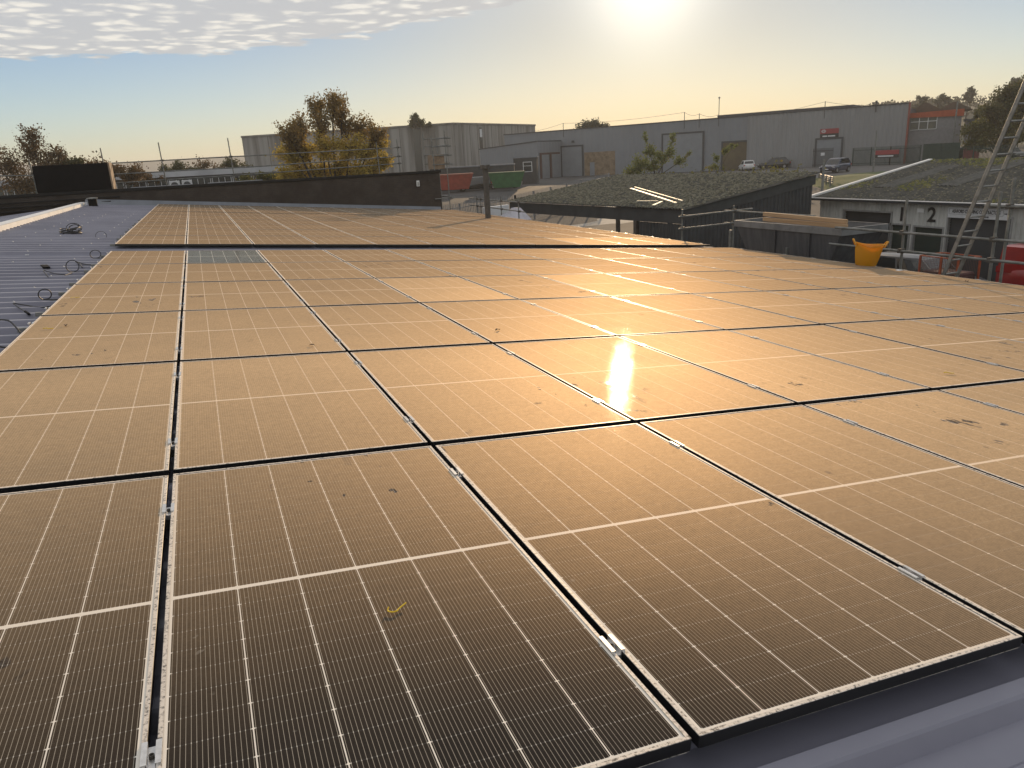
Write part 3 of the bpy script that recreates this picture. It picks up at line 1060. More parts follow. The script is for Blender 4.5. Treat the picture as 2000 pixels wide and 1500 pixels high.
wire('cable_tail', loop(-1.34, 7.95, 0.10, 0.055, (0.2, -.15)), 0.006, M_RUBBER, 'small upright loop of black cable standing on the roof by panel row four', 'cable', G_C)
wire('cable_tail', loop(-1.40, 10.5, 0.13, 0.08, (-.05, -.35)), 0.006, M_RUBBER, 'tall upright loop of black cable on the roof by panel row five', 'cable', G_C)
wire('cable_tail', [(-1.45, 10.2, RZ), (-1.6, 10.3, RZ + .01), (-1.74, 10.5, RZ + .03), (-1.70, 10.3, RZ + .02), (-1.62, 10.0, RZ)], 0.006, M_RUBBER, 'black cable lying folded on the ribs left of the tall loop', 'cable', G_C)
wire('cable_tail', loop(-1.32, 12.4, 0.13, 0.065, (0.12, .1)), 0.006, M_RUBBER, 'coiled black cable loop against the panel edge just before the wide gap', 'cable', G_C)
wire('cable_tail', [(-1.2, 11.4, RZ), (-1.35, 11.4, RZ + .01), (-1.52, 11.75, RZ + .02), (-1.42, 11.35, RZ + .02), (-1.36, 11.1, RZ)], 0.008, M_RUBBER, 'short thick black cable end pointing at the panel edge', 'cable', G_C)
wire('cable_tail', loop(-1.60, 16.2, 0.17, 0.09, (.3, -.2)), 0.004, M_RUBBER, 'thin grey wire loop left of the far panels past the wide gap', 'cable', G_C)
# big coil
random.seed(3)
cc = MB()
for k in range(9):
    rad = 0.13 + random.uniform(-.025, .03)
    tiltz = random.uniform(-.1, .1)
    pts = []
    ph = random.uniform(0, 6)
    stand = k < 4
    for q in range(25):
        a = 2 * PI * q / 24 + ph
        if stand:
            p = (-2.22 + rad * math.cos(a) + 0.015 * k, 17.2 + 0.03 * k + 0.06 * math.sin(a), RZ + 0.10 + rad * 0.9 * math.sin(a) * (0.95 - .1 * k))
        else:
            p = (-2.26 + rad * 1.25 * math.cos(a) + random.uniform(-.05, .05) * .2, 17.15 + rad * 1.5 * math.sin(a), RZ + 0.015 + 0.018 * (k - 4) + tiltz * math.cos(a))
        pts.append(rl(*p[:2], p[2] + zoff(-2.3, 17.2)))
    cc.tube(pts, 0.006 if stand else 0.009, 6)
tag(cc.build('cable_coil', M_RUBBER, smooth=True), 'tangled coil of black cable lying on the grey ribbed roof', 'cable coil')
wire('thin_wire', [(-2.62, 17.2, RZ), (-2.54, 17.0, RZ + .02), (-2.48, 17.2, RZ + .03), (-2.5, 17.4, RZ + .02), (-2.38, 17.2, RZ)], 0.005, M_DEBRIS, 'pale wire scribble left of the black cable coil', 'wire')
m = MB()
m.box(-0.045, 0.045, -0.16, 0.16, -0.01, 0.015)
o = m.build('rubber_mat', M_BLACK, bevel=0.005)
o.matrix_world = Matrix.Translation(rl(-1.84, 11.25, RZ + .0)) @ Matrix.Rotation(TH, 4, 'Y') @ Matrix.Rotation(R(14), 4, 'Z')
tag(o, 'small black rectangle lying on the grey roof ribs', 'rubber piece')


def scrap(x, y, s, seed, lab, z=RZ + 0.012):
    random.seed(seed)
    mb = MB()
    for k in range(3):
        a = [Vector((random.uniform(-s, s), random.uniform(-s, s) * 1.3, random.uniform(0, s * .5))) for _ in range(4)]
        cq = Vector((k * s * .5, 0, 0))
        mb.hexa([cq + Vector((-s * .5, -s * .5, 0)), cq + Vector((s * .5, -s * .4, 0)), cq + Vector((-s * .4, s * .5, 0)), cq + Vector((s * .5, s * .4, 0)),
                 cq + a[0] * .4 + Vector((-s * .3, -s * .3, s * .2)), cq + a[1] * .4 + Vector((s * .3, -s * .3, s * .2)), cq + a[2] * .4 + Vector((-s * .3, s * .3, s * .2)), cq + a[3] * .4 + Vector((s * .3, s * .3, s * .2))])
    o = mb.build('packaging_scrap', M_DEBRIS)
    o.matrix_world = Matrix.Translation(rl(x, y, z)) @ Matrix.Rotation(TH, 4, 'Y')
    return tag(o, lab, 'scrap', 'white scraps on the roof')


scrap(-1.58, 14.3, 0.055, 1, 'white scrap on the roof ribs beside the wide black gap')
scrap(-2.28, 13.2, 0.045, 2, 'white scrap on the roof above the small black rectangle')
scrap(-2.36, 12.95, 0.025, 3, 'tiny white scrap on open roof, furthest left of the near ones')
scrap(-2.68, 17.15, 0.03, 4, 'white scrap on the roof left of the pale wire scribble')
scrap(-2.06, 17.15, 0.04, 5, 'white scrap touching the right side of the black cable coil')
for k, (x, y, lab) in enumerate(((11.72, 7.6, 'white scrap on the black gutter right of the yellow tub'), (11.72, 6.9, 'second white scrap on the gutter right of the yellow tub, towards the ladder'),
                                 (11.7, 5.9, 'white scrap on the gutter below the ladder foot'), (11.72, 4.9, 'white scrap on the gutter right of the ladder foot'),
                                 (11.2, 8.05, 'pale crumpled scrap on the panel edge under the tub shadow'))):
    scrap(x, y, 0.06, 20 + k, lab, z=(0.012 if k == 4 else ROOFZ + 0.035))

# cable ties and leaves on the glass
G_Z = 'yellow cable tie offcuts on the panels'


def tie(x, y, s, rot, lab, curl=True):
    ca, sa = math.cos(rot), math.sin(rot)
    base_ = [(-.030, .034, .010), (-.037, .022, .004), (-.030, .006, .003), (-.004, -.004, .003), (.022, .006, .003), (.028, .020, .003), (.052, .050, .004), (.082, .078, .007)] if curl else \
        [(-.05, .0, .004), (-.02, .006, .007), (.01, -.004, .004), (.05, .004, .004)]
    pts = [(x + (a * ca - b * sa) * s, y + (a * sa + b * ca) * s, c + .002) for a, b, c in base_]
    return wire('cable_tie', pts, [0.0021 * (1.5 if not curl else 1)] * ((len(pts) - 1) * 5 + 1), M_ZIP, lab, 'cable tie', G_Z)


tie(0.63, 0.77, 0.46, R(-12), 'curled yellow cable tie on the dark panel nearest the camera')
tie(-0.98, 5.74, 0.75, R(-8), 'yellow cable tie on the left column of panels, third row', False)
tie(-1.0, 7.48, 0.85, R(8), 'yellow cable tie on the left column of panels, fourth row', False)
tie(5.12, 2.43, 0.7, R(-30), 'yellow cable tie on a tan panel at the right side of the photo', False)
M_LEAFB = mat('dry_leaf', (0.10, 0.06, 0.03), (0.06, 0.04, 0.02), rough=0.8, scale=40)
for k, (x, y, lab, sz) in enumerate(((2.54, 4.77, 'curled dry brown leaf on a tan panel in the third row', 0.03), (-0.87, 5.85, 'dark dry leaf beside a yellow cable tie on the left panels', 0.03),
                                     (0.93, 4.55, 'small dark leaf on the panel in the third row near the second seam', 0.025), (11.0, 6.65, 'small dark leaf on a panel near the ladder foot', 0.045))):
    m = MB()
    n_ = 8
    for i in range(n_):
        t0, t1 = i / n_, (i + 1) / n_
        def lp(t, s):
            wdt = math.sin(PI * t) ** 0.8 * 0.5
            return ((t - .5) * 2 * sz, s * wdt * sz, 0.003 + sz * 0.45 * abs(s) * wdt + sz * .25 * math.sin(PI * t))
        m.face([lp(t0, -1), lp(t1, -1), lp(t1, 0), lp(t0, 0)])
        m.face([lp(t0, 0), lp(t1, 0), lp(t1, 1), lp(t0, 1)])
    o = m.build('fallen_leaf', M_LEAFB)
    o.matrix_world = Matrix.Translation(rl(x, y, 0.001)) @ Matrix.Rotation(TH, 4, 'Y') @ Matrix.Rotation(R(25 + 70 * k), 4, 'Z')
    tag(o, lab, 'leaf', 'fallen leaves on the panels')

# ------------------------------------------------------------------ mossy shed in the yard
def moss(name, mb_faces, n, seed, m, parent, s0=0.03, s1=0.09, dens=None):
    """little cushions of moss scattered over a roof plane given by origin + two edge vectors"""
    random.seed(seed)
    mb = MB()
    o, e1, e2 = [Vector(v) for v in mb_faces]
    nrm = e1.cross(e2).normalized()
    if nrm.z < 0:
        nrm = -nrm
    a1, a2 = e1.normalized(), e2.normalized()
    k = 0
    while k < n:
        u, v = random.random(), random.random()
        if dens and random.random() > dens(u, v):
            k += 0.34
            continue
        k += 1
        c = o + e1 * u + e2 * v
        r = random.uniform(s0, s1)
        h = r * random.uniform(0.5, 1.0)
        ph = random.uniform(0, 6)
        ring = [c + (a1 * math.cos(ph + q * PI / 2.5) + a2 * math.sin(ph + q * PI / 2.5)) * r * random.uniform(0.75, 1.2) for q in range(5)]
        top = c + nrm * h + a1 * random.uniform(-.3, .3) * r
        b = mb.P([tuple(p + nrm * 0.01) for p in ring] + [tuple(top)])
        for q in range(5):
            mb.f.append((b + q, b + (q + 1) % 5, b + 5))
    ob = mb.build(name, m, parent)
    ob['kind'] = 'stuff'
    return ob


M_OLDROOF = mat('old_fibre_cement', (0.085, 0.08, 0.068), (0.05, 0.05, 0.043), rough=0.9, scale=1.8, detail=8)
M_MOSSD = mat('dark_moss', (0.085, 0.08, 0.055), (0.20, 0.19, 0.14), rough=0.95, scale=7)
M_MOSSY = mat('yellow_moss', (0.17, 0.16, 0.045), (0.10, 0.11, 0.035), rough=0.95, scale=3)
M_DARKTIN = mat('dark_tin', (0.048, 0.052, 0.055), (0.035, 0.037, 0.04), rough=0.6, scale=1.5)
a6 = R(6)
U6, V6 = Vector((math.cos(a6), math.sin(a6), 0)), Vector((-math.sin(a6), math.cos(a6), 0))
SO = Vector((18.44, 24.59, 3.22))
SW, SL, SR = 7.45, 14.6, 0.97
sh = empty('open_shed', (SO.x, SO.y, 0), label='dark open-sided shed with a broad mossy corrugated roof', cat='shed')
Msh = Matrix((tuple(U6) + (0,), tuple(V6) + (0,), (0, 0, 1, 0), (0, 0, 0, 1))).transposed()


def shp(u, v, z):
    p = U6 * u + V6 * v
    return (p.x, p.y, z)


m = MB()
nc = 84
for i in range(nc):
    v0, v1 = -0.25 + i * (SL + .5) / nc, -0.25 + (i + 1) * (SL + .5) / nc
    vm = (v0 + v1) / 2
    for (va, vb, za, zb) in ((v0, vm, 0, 0.05), (vm, v1, 0.05, 0)):
        for uu0, uu1 in ((-0.2, SW + .2),):
            ua, ub = uu0, uu1
            m.face([shp(ua, va, 3.22 + ua * SR / SW + za), shp(ub, va, 3.22 + ub * SR / SW + za), shp(ub, vb, 3.22 + ub * SR / SW + zb), shp(ua, vb, 3.22 + ua * SR / SW + zb)])
rf = m.build('roof', M_OLDROOF, sh)
moss('moss', (Vector(shp(-.15, -.2, 3.26 - .02)), Vector(shp(SW + .3, 0, SR + .04)), Vector(shp(0, SL + .4, 0))), 6500, 5, M_MOSSD, rf, 0.025, 0.10)
m = MB()
m.box(-0.06, 0.0, -0.1, SL + .1, 2.62, 3.16, Msh)
m.build('fascia', M_DARKTIN, sh)
m = MB()
m.hexa([shp(-.1, -.08, 2.75), shp(SW + .1, -.08, 2.95 + SR * .8), shp(-.1, -.03, 2.75), shp(SW + .1, -.03, 2.95 + SR * .8), shp(-.1, -.08, 3.17), shp(SW + .1, -.08, 3.17 + SR), shp(-.1, -.03, 3.17), shp(SW + .1, -.03, 3.17 + SR)])
m.build('verge_board', mat('verge_paint', (0.05, 0.055, 0.055), (0.04, 0.042, 0.042), rough=0.6), sh)
m = MB()
m.corr(shp(0, 0, 0)[:2], shp(SW, 0, 0)[:2], 0, 3.1, 0.22, 0.03, tuple(-V6), topf=lambda x: 2.8 + x * SR / SW * 0.95)
m.build('side_wall', M_DARKTIN, sh)
m = MB()
m.corr(shp(SW, 0, 0)[:2], shp(SW, 1.1, 0)[:2], 0, 3.95, 0.22, 0.03, tuple(U6))
m.corr(shp(SW, 5.2, 0)[:2], shp(SW, SL, 0)[:2], 1.9, 3.95, 0.22, 0.03, tuple(U6))
m.build('back_wall', M_DARKTIN, sh)
m = MB()
m.corr(shp(0, 0.0, 0)[:2], shp(0, 2.9, 0)[:2], 0, 2.6, 0.22, 0.03, tuple(-U6))
m.build('front_wall', M_DARKTIN, sh)
for (u, v) in ((0.02, 3.1), (0.02, 14.4), (SW - .1, 14.4), (SW - .1, 9.5)):
    m = MB()
    m.box(u - .1, u + .1, v - .1, v + .1, 0, 2.62 if u < 1 else 3.9, Msh)
    m.build('post', M_RUSTY, sh)
m = MB()
M_PALE = mat('pale_batten', (0.72, 0.66, 0.52), (0.6, 0.54, 0.42), rough=0.6, scale=8)


def on_shed(u, v, h=0.07):
    p = SO + U6 * u + V6 * v
    return Vector((p.x, p.y, 3.22 + u * SR / SW + h))


def batten(p, q, wd, lab, m_=None):
    p, q = Vector(p), Vector(q)
    mid = (p + q) / 2
    mb = MB(Matrix.Translation((0, 0, 0)) @ frame((0, 0, 0), (q - p), (0, 0, 1)))
    L = (q - p).length
    mb.box(-L / 2, L / 2, -wd / 2, wd / 2, -0.02, 0.03)
    o = mb.build('batten', m_ or M_PALE, bevel=0.004)
    o.location = mid
    tag(o, lab, 'batten', 'loose battens left on the mossy shed roof')


batten(on_shed(3.46, 8.0), on_shed(0.64, 1.22), 0.13, 'long pale batten on the mossy shed roof, the nearer and thicker of two')
batten(on_shed(3.8, 8.12), on_shed(1.05, 1.28), 0.07, 'long pale batten on the mossy shed roof, the farther and thinner of two')
batten(on_shed(0.74, 3.99), on_shed(0.89, 2.7), 0.06, 'short pale stick lying level near the eaves of the mossy shed')
batten(on_shed(0.05, 1.98), on_shed(0.78, 2.3), 0.13, 'short splintered offcut nearest the eaves of the mossy shed')

# ------------------------------------------------------------------ row of units with numbers and a name board
un = empty('workshop_units', (28, 27.0, 0), label='low row of corrugated workshop units numbered 1 and 2 with a mossy roof', cat='building')
UE, UX, UR = 3.0, 28.0, 4.32
M_UNIT = mat('pale_corrugated_cladding', (0.56, 0.56, 0.53), (0.33, 0.335, 0.31), rough=0.6, scale=0.9, stretch=(1.5, 1.5, .45), lo=0.4, hi=0.72)
M_DOOR = mat('dark_shutter', (0.035, 0.038, 0.042), (0.028, 0.03, 0.033), rough=0.6, scale=2)
M_DGREEN = mat('dark_green_paint', (0.025, 0.04, 0.033), (0.02, 0.032, 0.027), rough=0.6, scale=2)
openings = [(1.50, 4.10, 2.41), (4.14, 5.05, 1.93), (5.31, 6.64, 1.90), (6.85, 9.40, 2.43), (10.4, 13.2, 2.4), (14.2, 17.0, 2.4), (18.5, 21, 2.4)]
m = MB()
pos_ = 0.0
def uw(m, a, b, z0, z1):
    m.corr((0, -a), (0, -b), z0, z1, 0.19, 0.035, (-1, 0, 0))
for (a, b, h) in openings:
    uw(m, pos_, a, 0, UE - 0.1)
    uw(m, a, b, h, UE - 0.1)
    pos_ = b
uw(m, pos_, 24, 0, UE - 0.1)
m.build('wall', M_UNIT, un)
m = MB()
m.corr((0, 0), (7.6, 0), 0, 3, 0.19, 0.035, (0, 1, 0), topf=lambda x: 2.95 + x * (UR - UE) / 7.6)
m.corr((7.6, 0), (15.2, 0), 0, 3, 0.19, 0.035, (0, 1, 0), topf=lambda x: 2.95 + (7.6 - x) * (UR - UE) / 7.6)
m.build('gable_wall', M_UNIT, un)
for i, (a, b, h) in enumerate(openings):
    m = MB()
    dm = [M_DOOR, M_DGREEN, M_DGREEN, M_DOOR, M_DOOR, M_DGREEN, M_DOOR][i]
    if i in (1, 2):
        m.box(0.10, 0.16, -b, -a, 0, h)
    else:
        nsl = 24
        for k in range(nsl):
            z0, z1 = k * h / nsl, (k + 1) * h / nsl
            m.hexa([(0.10, -b, z0), (0.16, -b, z0), (0.10, -a, z0), (0.16, -a, z0), (0.125, -b, z1), (0.16, -b, z1), (0.125, -a, z1), (0.16, -a, z1)])
    d = m.build('roller_door' if i not in (1, 2) else 'door', dm, un)
    m = MB()
    for (ya, yb) in ((-b - .07, -b), (-a, -a + .07)):
        m.box(-0.04, 0.10, ya, yb, 0, h + .07)
    m.box(-0.04, 0.10, -b, -a, h, h + .07)
    m.build('door_frame', mat('door_trim', (0.33, 0.33, 0.32), (0.25, 0.25, 0.245), rough=0.6), d)
# roof
m = MB()
nr = 130
Lr = 24.5
for i in range(nr):
    v0, v1 = 0.3 - i * Lr / nr, 0.3 - (i + 1) * Lr / nr
    vm = (v0 + v1) / 2
    for (va, vb, za, zb) in ((v0, vm, 0, 0.045), (vm, v1, 0.045, 0)):
        m.face([(-.25, va, UE + za - .03), (7.6, va, UR + za), (7.6, vb, UR + zb), (-.25, vb, UE + zb - .03)])
        m.face([(7.6, va, UR + za), (15.4, va, UE + za - .03), (15.4, vb, UE + zb - .03), (7.6, vb, UR + zb)])
rf = m.build('roof', M_OLDROOF, un)
org = Vector((-.2, 0.2, UE))
E1, E2 = Vector((7.8, 0, UR - UE + .03)), Vector((0, -12.5, 0))


def dn(u, v):
    return 0.12 + 0.9 * max(0, mnoise.noise((u * 3.2, v * 5.5, 1.3)) + 0.25 * mnoise.noise((u * 9, v * 14, 0)))


moss('moss', (org, E1, E2), 2600, 11, M_MOSSD, rf, 0.02, 0.07)
moss('yellow_moss', (org, E1, E2), 4200, 12, M_MOSSY, rf, 0.025, 0.085, dens=lambda u, v: max(0, mnoise.noise((u * 3.2, v * 5.5, 1.3)) * 2.2 - 0.15 + (0.4 if u > 0.8 else 0)))
# replaced pale sheets
m = MB()
for (v0, wd, u0, u1) in ((-1.5, 0.9, 0.25, 0.8), (-4.4, 1.0, 0.30, 0.92), (-8.8, 0.9, 0.4, 0.95)):
    k = int(wd / 0.18)
    for i in range(k):
        va, vb = v0 - i * .188, v0 - (i + .5) * .188
        vc = v0 - (i + 1) * .188
        A = org + E1 * u0 + Vector((0, 0, .012))
        B = org + E1 * u1 + Vector((0, 0, .012))
        m.face([(A.x, va, A.z), (B.x, va, B.z), (B.x, vb, B.z + .045), (A.x, vb, A.z + .045)])
        m.face([(A.x, vb, A.z + .045), (B.x, vb, B.z + .045), (B.x, vc, B.z), (A.x, vc, A.z)])
m.build('newer_sheet', mat('newer_fibre_cement', (0.115, 0.112, 0.10), (0.08, 0.078, 0.07), rough=0.85, scale=3), rf)
m = MB()
m.hexa([(-.28, .30, UE - .04), (7.6, .30, UR - .02), (-.28, .52, UE - .04), (7.6, .52, UR - .02), (-.28, .30, UE + .075), (7.6, .30, UR + .075), (-.28, .52, UE + .075), (7.6, .52, UR + .075)])
m.build('verge_flashing', M_WHITE, un)
m = MB()
m.box(-.40, -.26, -24.3, .35, UE - .135, UE - .045)
m.build('gutter', mat('dark_gutter', (0.03, 0.032, 0.036), (0.025, 0.026, 0.03), rough=0.5), un)
m = MB()
m.box(-.41, -.25, -24.3, .36, UE - .04, UE - .012)
m.build('gutter_edge', M_WHITE, un)


def text(body, size, M, mat_, parent, name='lettering', ext=0.004, bold=0.0, xs=1.0, shear=0.0, align='CENTER'):
    cu = bpy.data.curves.new(name, 'FONT')
    cu.body = body
    cu.size = size
    cu.extrude = ext
    cu.offset = bold
    cu.shear = shear
    cu.align_x = align
    cu.align_y = 'CENTER'
    tmp = bpy.data.objects.new('tmp_text', cu)
    COL.objects.link(tmp)
    bpy.context.view_layer.update()
    dg = bpy.context.evaluated_depsgraph_get()
    me = bpy.data.meshes.new_from_object(tmp.evaluated_get(dg))
    bpy.data.objects.remove(tmp)
    me.transform(M @ Matrix.Diagonal((xs, 1, 1, 1)))
    o = bpy.data.objects.new(name, me)
    COL.objects.link(o)
    me.materials.clear()
    me.materials.append(mat_)
    o.parent = parent
    return o


# the units face -X : text runs along -Y as seen from the yard
def facing_x(x, y, z):
    """matrix: text x -> -Y, text y -> Z, normal -> -X"""
    return Matrix(((0, 0, -1, x), (-1, 0, 0, y), (0, 1, 0, z), (0, 0, 0, 1)))


M_INK = mat('black_lettering', (0.018, 0.018, 0.019), (0.024, 0.024, 0.024), rough=0.5)
text('1', 0.80, facing_x(-.05, -4.66, 2.36), M_INK, un, 'number', bold=0.018)
text('2', 0.82, facing_x(-.05, -6.10, 2.40), M_INK, un, 'number', bold=0.018)
m = MB()
m.box(-.06, -.02, -5.72, -5.40, 2.50, 2.66)
bx = m.build('notice', M_WHITE, un)
sgn = empty('name_board', (27.93, 27.0 - 8.10, 2.57), label='white board reading ASHFORD CLEANING CONTRACTORS above a dark door', cat='sign')
M_BOARD = mat('sign_white', (0.66, 0.67, 0.68), (0.58, 0.59, 0.60), rough=0.5, scale=3)
MB().box(-.03, .03, -1.22, 1.25, -.20, .20).build('board', M_BOARD, sgn)
text('ASHFORD CLEANING CONTRACTORS', 0.185, facing_x(-.034, 0.08, 0.045), M_INK, sgn, 'lettering', bold=0.004, xs=0.615)
text('Ltd', 0.10, facing_x(-.034, -1.11, 0.03), M_INK, sgn, 'lettering', bold=0.002, xs=0.8)
text('Telephone 01233 640240', 0.095, facing_x(-.034, 0.0, -0.125), M_INK, sgn, 'lettering', bold=0.002, xs=0.95)
m = MB()
for (ya, yb, za, zb) in ((-1.02, 1.20, .145, .153), (-1.02, 1.20, -.063, -.055), (1.192, 1.20, -.055, .145), (-1.02, -1.012, -.055, .145)):
    m.box(-.034, -.031, ya, yb, za, zb)
m.build('border', M_INK, sgn)


# ------------------------------------------------------------------ vehicles
def car(name, label, loc, head, paint, L=4.3, W=1.8, H=1.5, kind='hatch', cat='car', group=None, lights='rear'):
    """x forward; built on the ground at loc"""
    e = empty(name, loc, (0, 0, head), label, cat, group)
    hw = W / 2
    if kind == 'suv':
        st = [(-.50, .55, .88), (-.485, .40, .98), (-.40, .25, 1.02), (-.2, .22, 1.0), (.05, .22, .99), (.22, .22, .97), (.36, .25, .92), (.46, .32, .82), (.495, .42, .70)]
        cab = dict(xb0=-.47, xb1=.22, xt0=-.36, xt1=.04, zb=.96, zt=1.0 * H)
    elif kind == 'van':
        st = [(-.50, .45, 1.15), (-.49, .35, 1.25), (-.3, .3, 1.25), (0, .3, 1.25), (.2, .3, 1.2), (.34, .3, 1.08), (.46, .36, .98), (.495, .45, .85)]
        cab = dict(xb0=-.49, xb1=.36, xt0=-.47, xt1=.14, zb=1.1, zt=H)
    else:
        st = [(-.50, .50, .80), (-.485, .36, .92), (-.40, .22, .95), (-.2, .20, .93), (.05, .20, .92), (.22, .20, .90), (.36, .22, .84), (.46, .28, .74), (.495, .38, .62)]
        cab = dict(xb0=-.47, xb1=.25, xt0=-.34, xt1=.05, zb=.90, zt=H)
    m = MB()
    rings = []
    for f, z0, z1 in st:
        k = 1 - max(0, abs(f) - .38) * 1.3
        y = hw * k
        zm = (z0 + z1) / 2
        half = [(y * .86, z0), (y * .97, z0 + .08), (y, zm), (y * .985, z1 - .13), (y * .90, z1 - .03), (y * .6, z1)]
        ring = [(f * L, a, b) for a, b in half] + [(f * L, -a, b) for a, b in reversed(half)]
        rings.append(m.P(ring))
    n = 12
    for a, b in zip(rings, rings[1:]):
        for q in range(n):
            l = (q + 1) % n
            m.f.append((a + q, b + q, b + l, a + l))
    m.f.append(tuple(rings[0] + q for q in range(n)))
    m.f.append(tuple(rings[-1] + q for q in range(n))[::-1])
    # cabin
    yb, yt = hw * .93, hw * .74
    x0, x1, X0, X1 = cab['xb0'] * L, cab['xb1'] * L, cab['xt0'] * L, cab['xt1'] * L
    zb, zt = cab['zb'], cab['zt']
    if kind == 'van':
        yt = hw * .86
    base_ = [(x0, -yb, zb - .05), (x1, -yb * .93, zb - .1), (x0, yb, zb - .05), (x1, yb * .93, zb - .1)]
    mid = [(x0 + (X0 - x0) * .9, -yt * 1.02, zt - .06), (X1 + (x1 - X1) * .1, -yt * 1.0, zt - .06), (x0 + (X0 - x0) * .9, yt * 1.02, zt - .06), (X1 + (x1 - X1) * .1, yt * 1.0, zt - .06)]
    top = [(X0 + .12, -yt * .85, zt), (X1 - .12, -yt * .82, zt), (X0 + .12, yt * .85, zt), (X1 - .12, yt * .82, zt)]
    B, C_, T = m.P(base_), m.P(mid), m.P(top)
    for lo_, hi_ in ((B, C_), (C_, T)):
        for p, q in ((0, 1), (1, 3), (3, 2), (2, 0)):
            m.f.append((lo_ + p, lo_ + q, hi_ + q, hi_ + p))
    m.f.append((T, T + 1, T + 3, T + 2))
    m.build('body', paint, e, smooth=True)
    gls = glassmat('car_glass', (0.015, 0.018, 0.02), 0.06)

    def pane(c00, c10, c11, c01, s0=.06, s1=.94, t0=.12, t1=.9, out=(0, 0, 0)):
        c = [Vector(v) for v in (c00, c10, c11, c01)]
        o_ = Vector(out) * 0.006

        def bi(s, t):
            return (c[0] * (1 - s) + c[1] * s) * (1 - t) + (c[3] * (1 - s) + c[2] * s) * t + o_
        mm = MB()
        mm.face([bi(s0, t0), bi(s1, t0), bi(s1, t1), bi(s0, t1)])
        return mm.build('window', gls, e)
    pane(base_[1], base_[3], mid[3], mid[1], out=(1.5, 0, .7))
    if kind != 'van':
        pane(base_[2], base_[0], mid[0], mid[2], t0=.3, out=(-1.5, 0, .7))
    for sd_, (p0, p1) in ((-1, (0, 1)), (1, (3, 2))):
        if kind == 'van':
            spans = ((.70, .93),) if sd_ < 0 else ((.07, .30),)
        else:
            spans = ((.14, .50), (.53, .90))
        for s0, s1 in spans:
            pane(base_[p0], base_[p1], mid[p1], mid[p0], s0, s1, .22, .92, out=(0, sd_ * 1.5, .4))
    tyre, rim = mat('tyre', (0.012, 0.012, 0.012), (0.018, 0.018, 0.018), rough=0.8), mat('wheel_rim', (0.35, 0.35, 0.36), (0.25, 0.25, 0.25), rough=0.4, metal=0.6)
    r = 0.32
    for fx in (-.31, .32):
        for sy in (-1, 1):
            mm = MB()
            c0 = Vector((fx * L, sy * (hw - .20), r))
            mm.tube([c0, c0 + Vector((0, sy * .215, 0))], r, 18)
            wv = mm.build('wheel', tyre, e)
            mm = MB()
            mm.tube([c0 + Vector((0, sy * .205, 0)), c0 + Vector((0, sy * .222, 0))], r * .62, 14)
            mm.build('rim', rim, wv)
    hl = mat('headlamp_glass', (0.55, 0.55, 0.55), (0.45, 0.45, 0.45), rough=0.15)
    tl = mat('tail_lamp_red', (0.35, 0.015, 0.012), (0.3, 0.01, 0.01), rough=0.2)
    for sy in (-1, 1):
        mm = MB()
        mm.box(L * .462, L * .488, sy * hw * .78 - .16, sy * hw * .78 + .16, st[-2][2] - .20, st[-2][2] - .07)
        mm.build('headlight', hl, e)
        mm = MB()
        mm.box(-L * .499, -L * .475, sy * hw * .80 - .10, sy * hw * .80 + .10, st[1][2] - .22, st[1][2] - .02)
        mm.build('tail_light', tl, e)
    mm = MB()
    mm.box(L * .494, L * .502, -.26, .26, .40, .51)
    mm.build('number_plate', M_BOARD, e)
    return e


def gpos(x, y, dz=0.0):
    return (x, y, gz(x, y) + dz)


P_WHITE = mat('white_car_paint', (0.62, 0.62, 0.61), (0.55, 0.55, 0.55), rough=0.28, coat=0.5)
P_BLACK = mat('black_car_paint', (0.012, 0.013, 0.015), (0.016, 0.016, 0.018), rough=0.25, coat=0.6)
P_BLUE = mat('dark_blue_car_paint', (0.02, 0.026, 0.055), (0.025, 0.03, 0.06), rough=0.25, coat=0.6)
P_RED = mat('red_van_paint', (0.30, 0.012, 0.012), (0.24, 0.01, 0.01), rough=0.3, coat=0.4)
P_GREYC = mat('grey_car_paint', (0.09, 0.095, 0.10), (0.08, 0.08, 0.085), rough=0.3, coat=0.5)
GC = 'cars parked outside the far warehouse'
car('parked_car', 'dark blue crossover car parked beyond the grass bank', gpos(68.9, 66.6), R(198), P_BLUE, 4.3, 1.85, 1.62, 'suv', group=GC)
car('parked_car', 'small white hatchback seen from behind, parked by the far warehouse', gpos(75.2, 89.6), R(62), P_WHITE, 3.9, 1.72, 1.48, 'hatch', group=GC)
car('parked_car', 'black estate car parked sideways between the white hatchback and the blue car', gpos(80.6, 90.2), R(146), P_BLACK, 4.7, 1.85, 1.58, 'suv', group=GC)
car('parked_car', 'white car roof just showing at the right behind the green fence', gpos(100.5, 68.0), R(250), P_GREYC, 4.4, 1.8, 1.5, 'hatch', group=GC)
car('parked_car', 'dark pickup-like car beside the red gate at the far right', gpos(99.3, 73.2), R(230), P_BLACK, 4.6, 1.9, 1.75, 'suv', group=GC)
car('parked_van', 'white van cab standing behind the grey skip and yellow tub', (20.9, 19.55, 0), R(-90), P_WHITE, 5.2, 1.95, 2.46, 'van', cat='van')
car('parked_van', 'white van whose windscreen shows at the right edge above the gutter', (21.9, 10.3, 0), R(90), P_WHITE, 5.0, 1.95, 2.25, 'van', cat='van')
rv = car('parked_van', 'red van with a white panel on its rear behind the ladder', (25.6, 13.2, 0), R(-90), P_RED, 5.0, 1.95, 1.95, 'van', cat='van')
m = MB()
m.box(-2.52, -2.505, .30, .75, 1.05, 1.28)
m.build('rear_panel', M_BOARD, rv)
m = MB()
m.box(-.987, -.981, .2, .55, 1.0, 1.25)
m.build('side_panel', M_BOARD, rv)
car('parked_car', 'grey car behind the orange mesh cage', (23.6, 17.6, 0), R(-80), P_GREYC, 4.3, 1.8, 1.55, 'hatch')
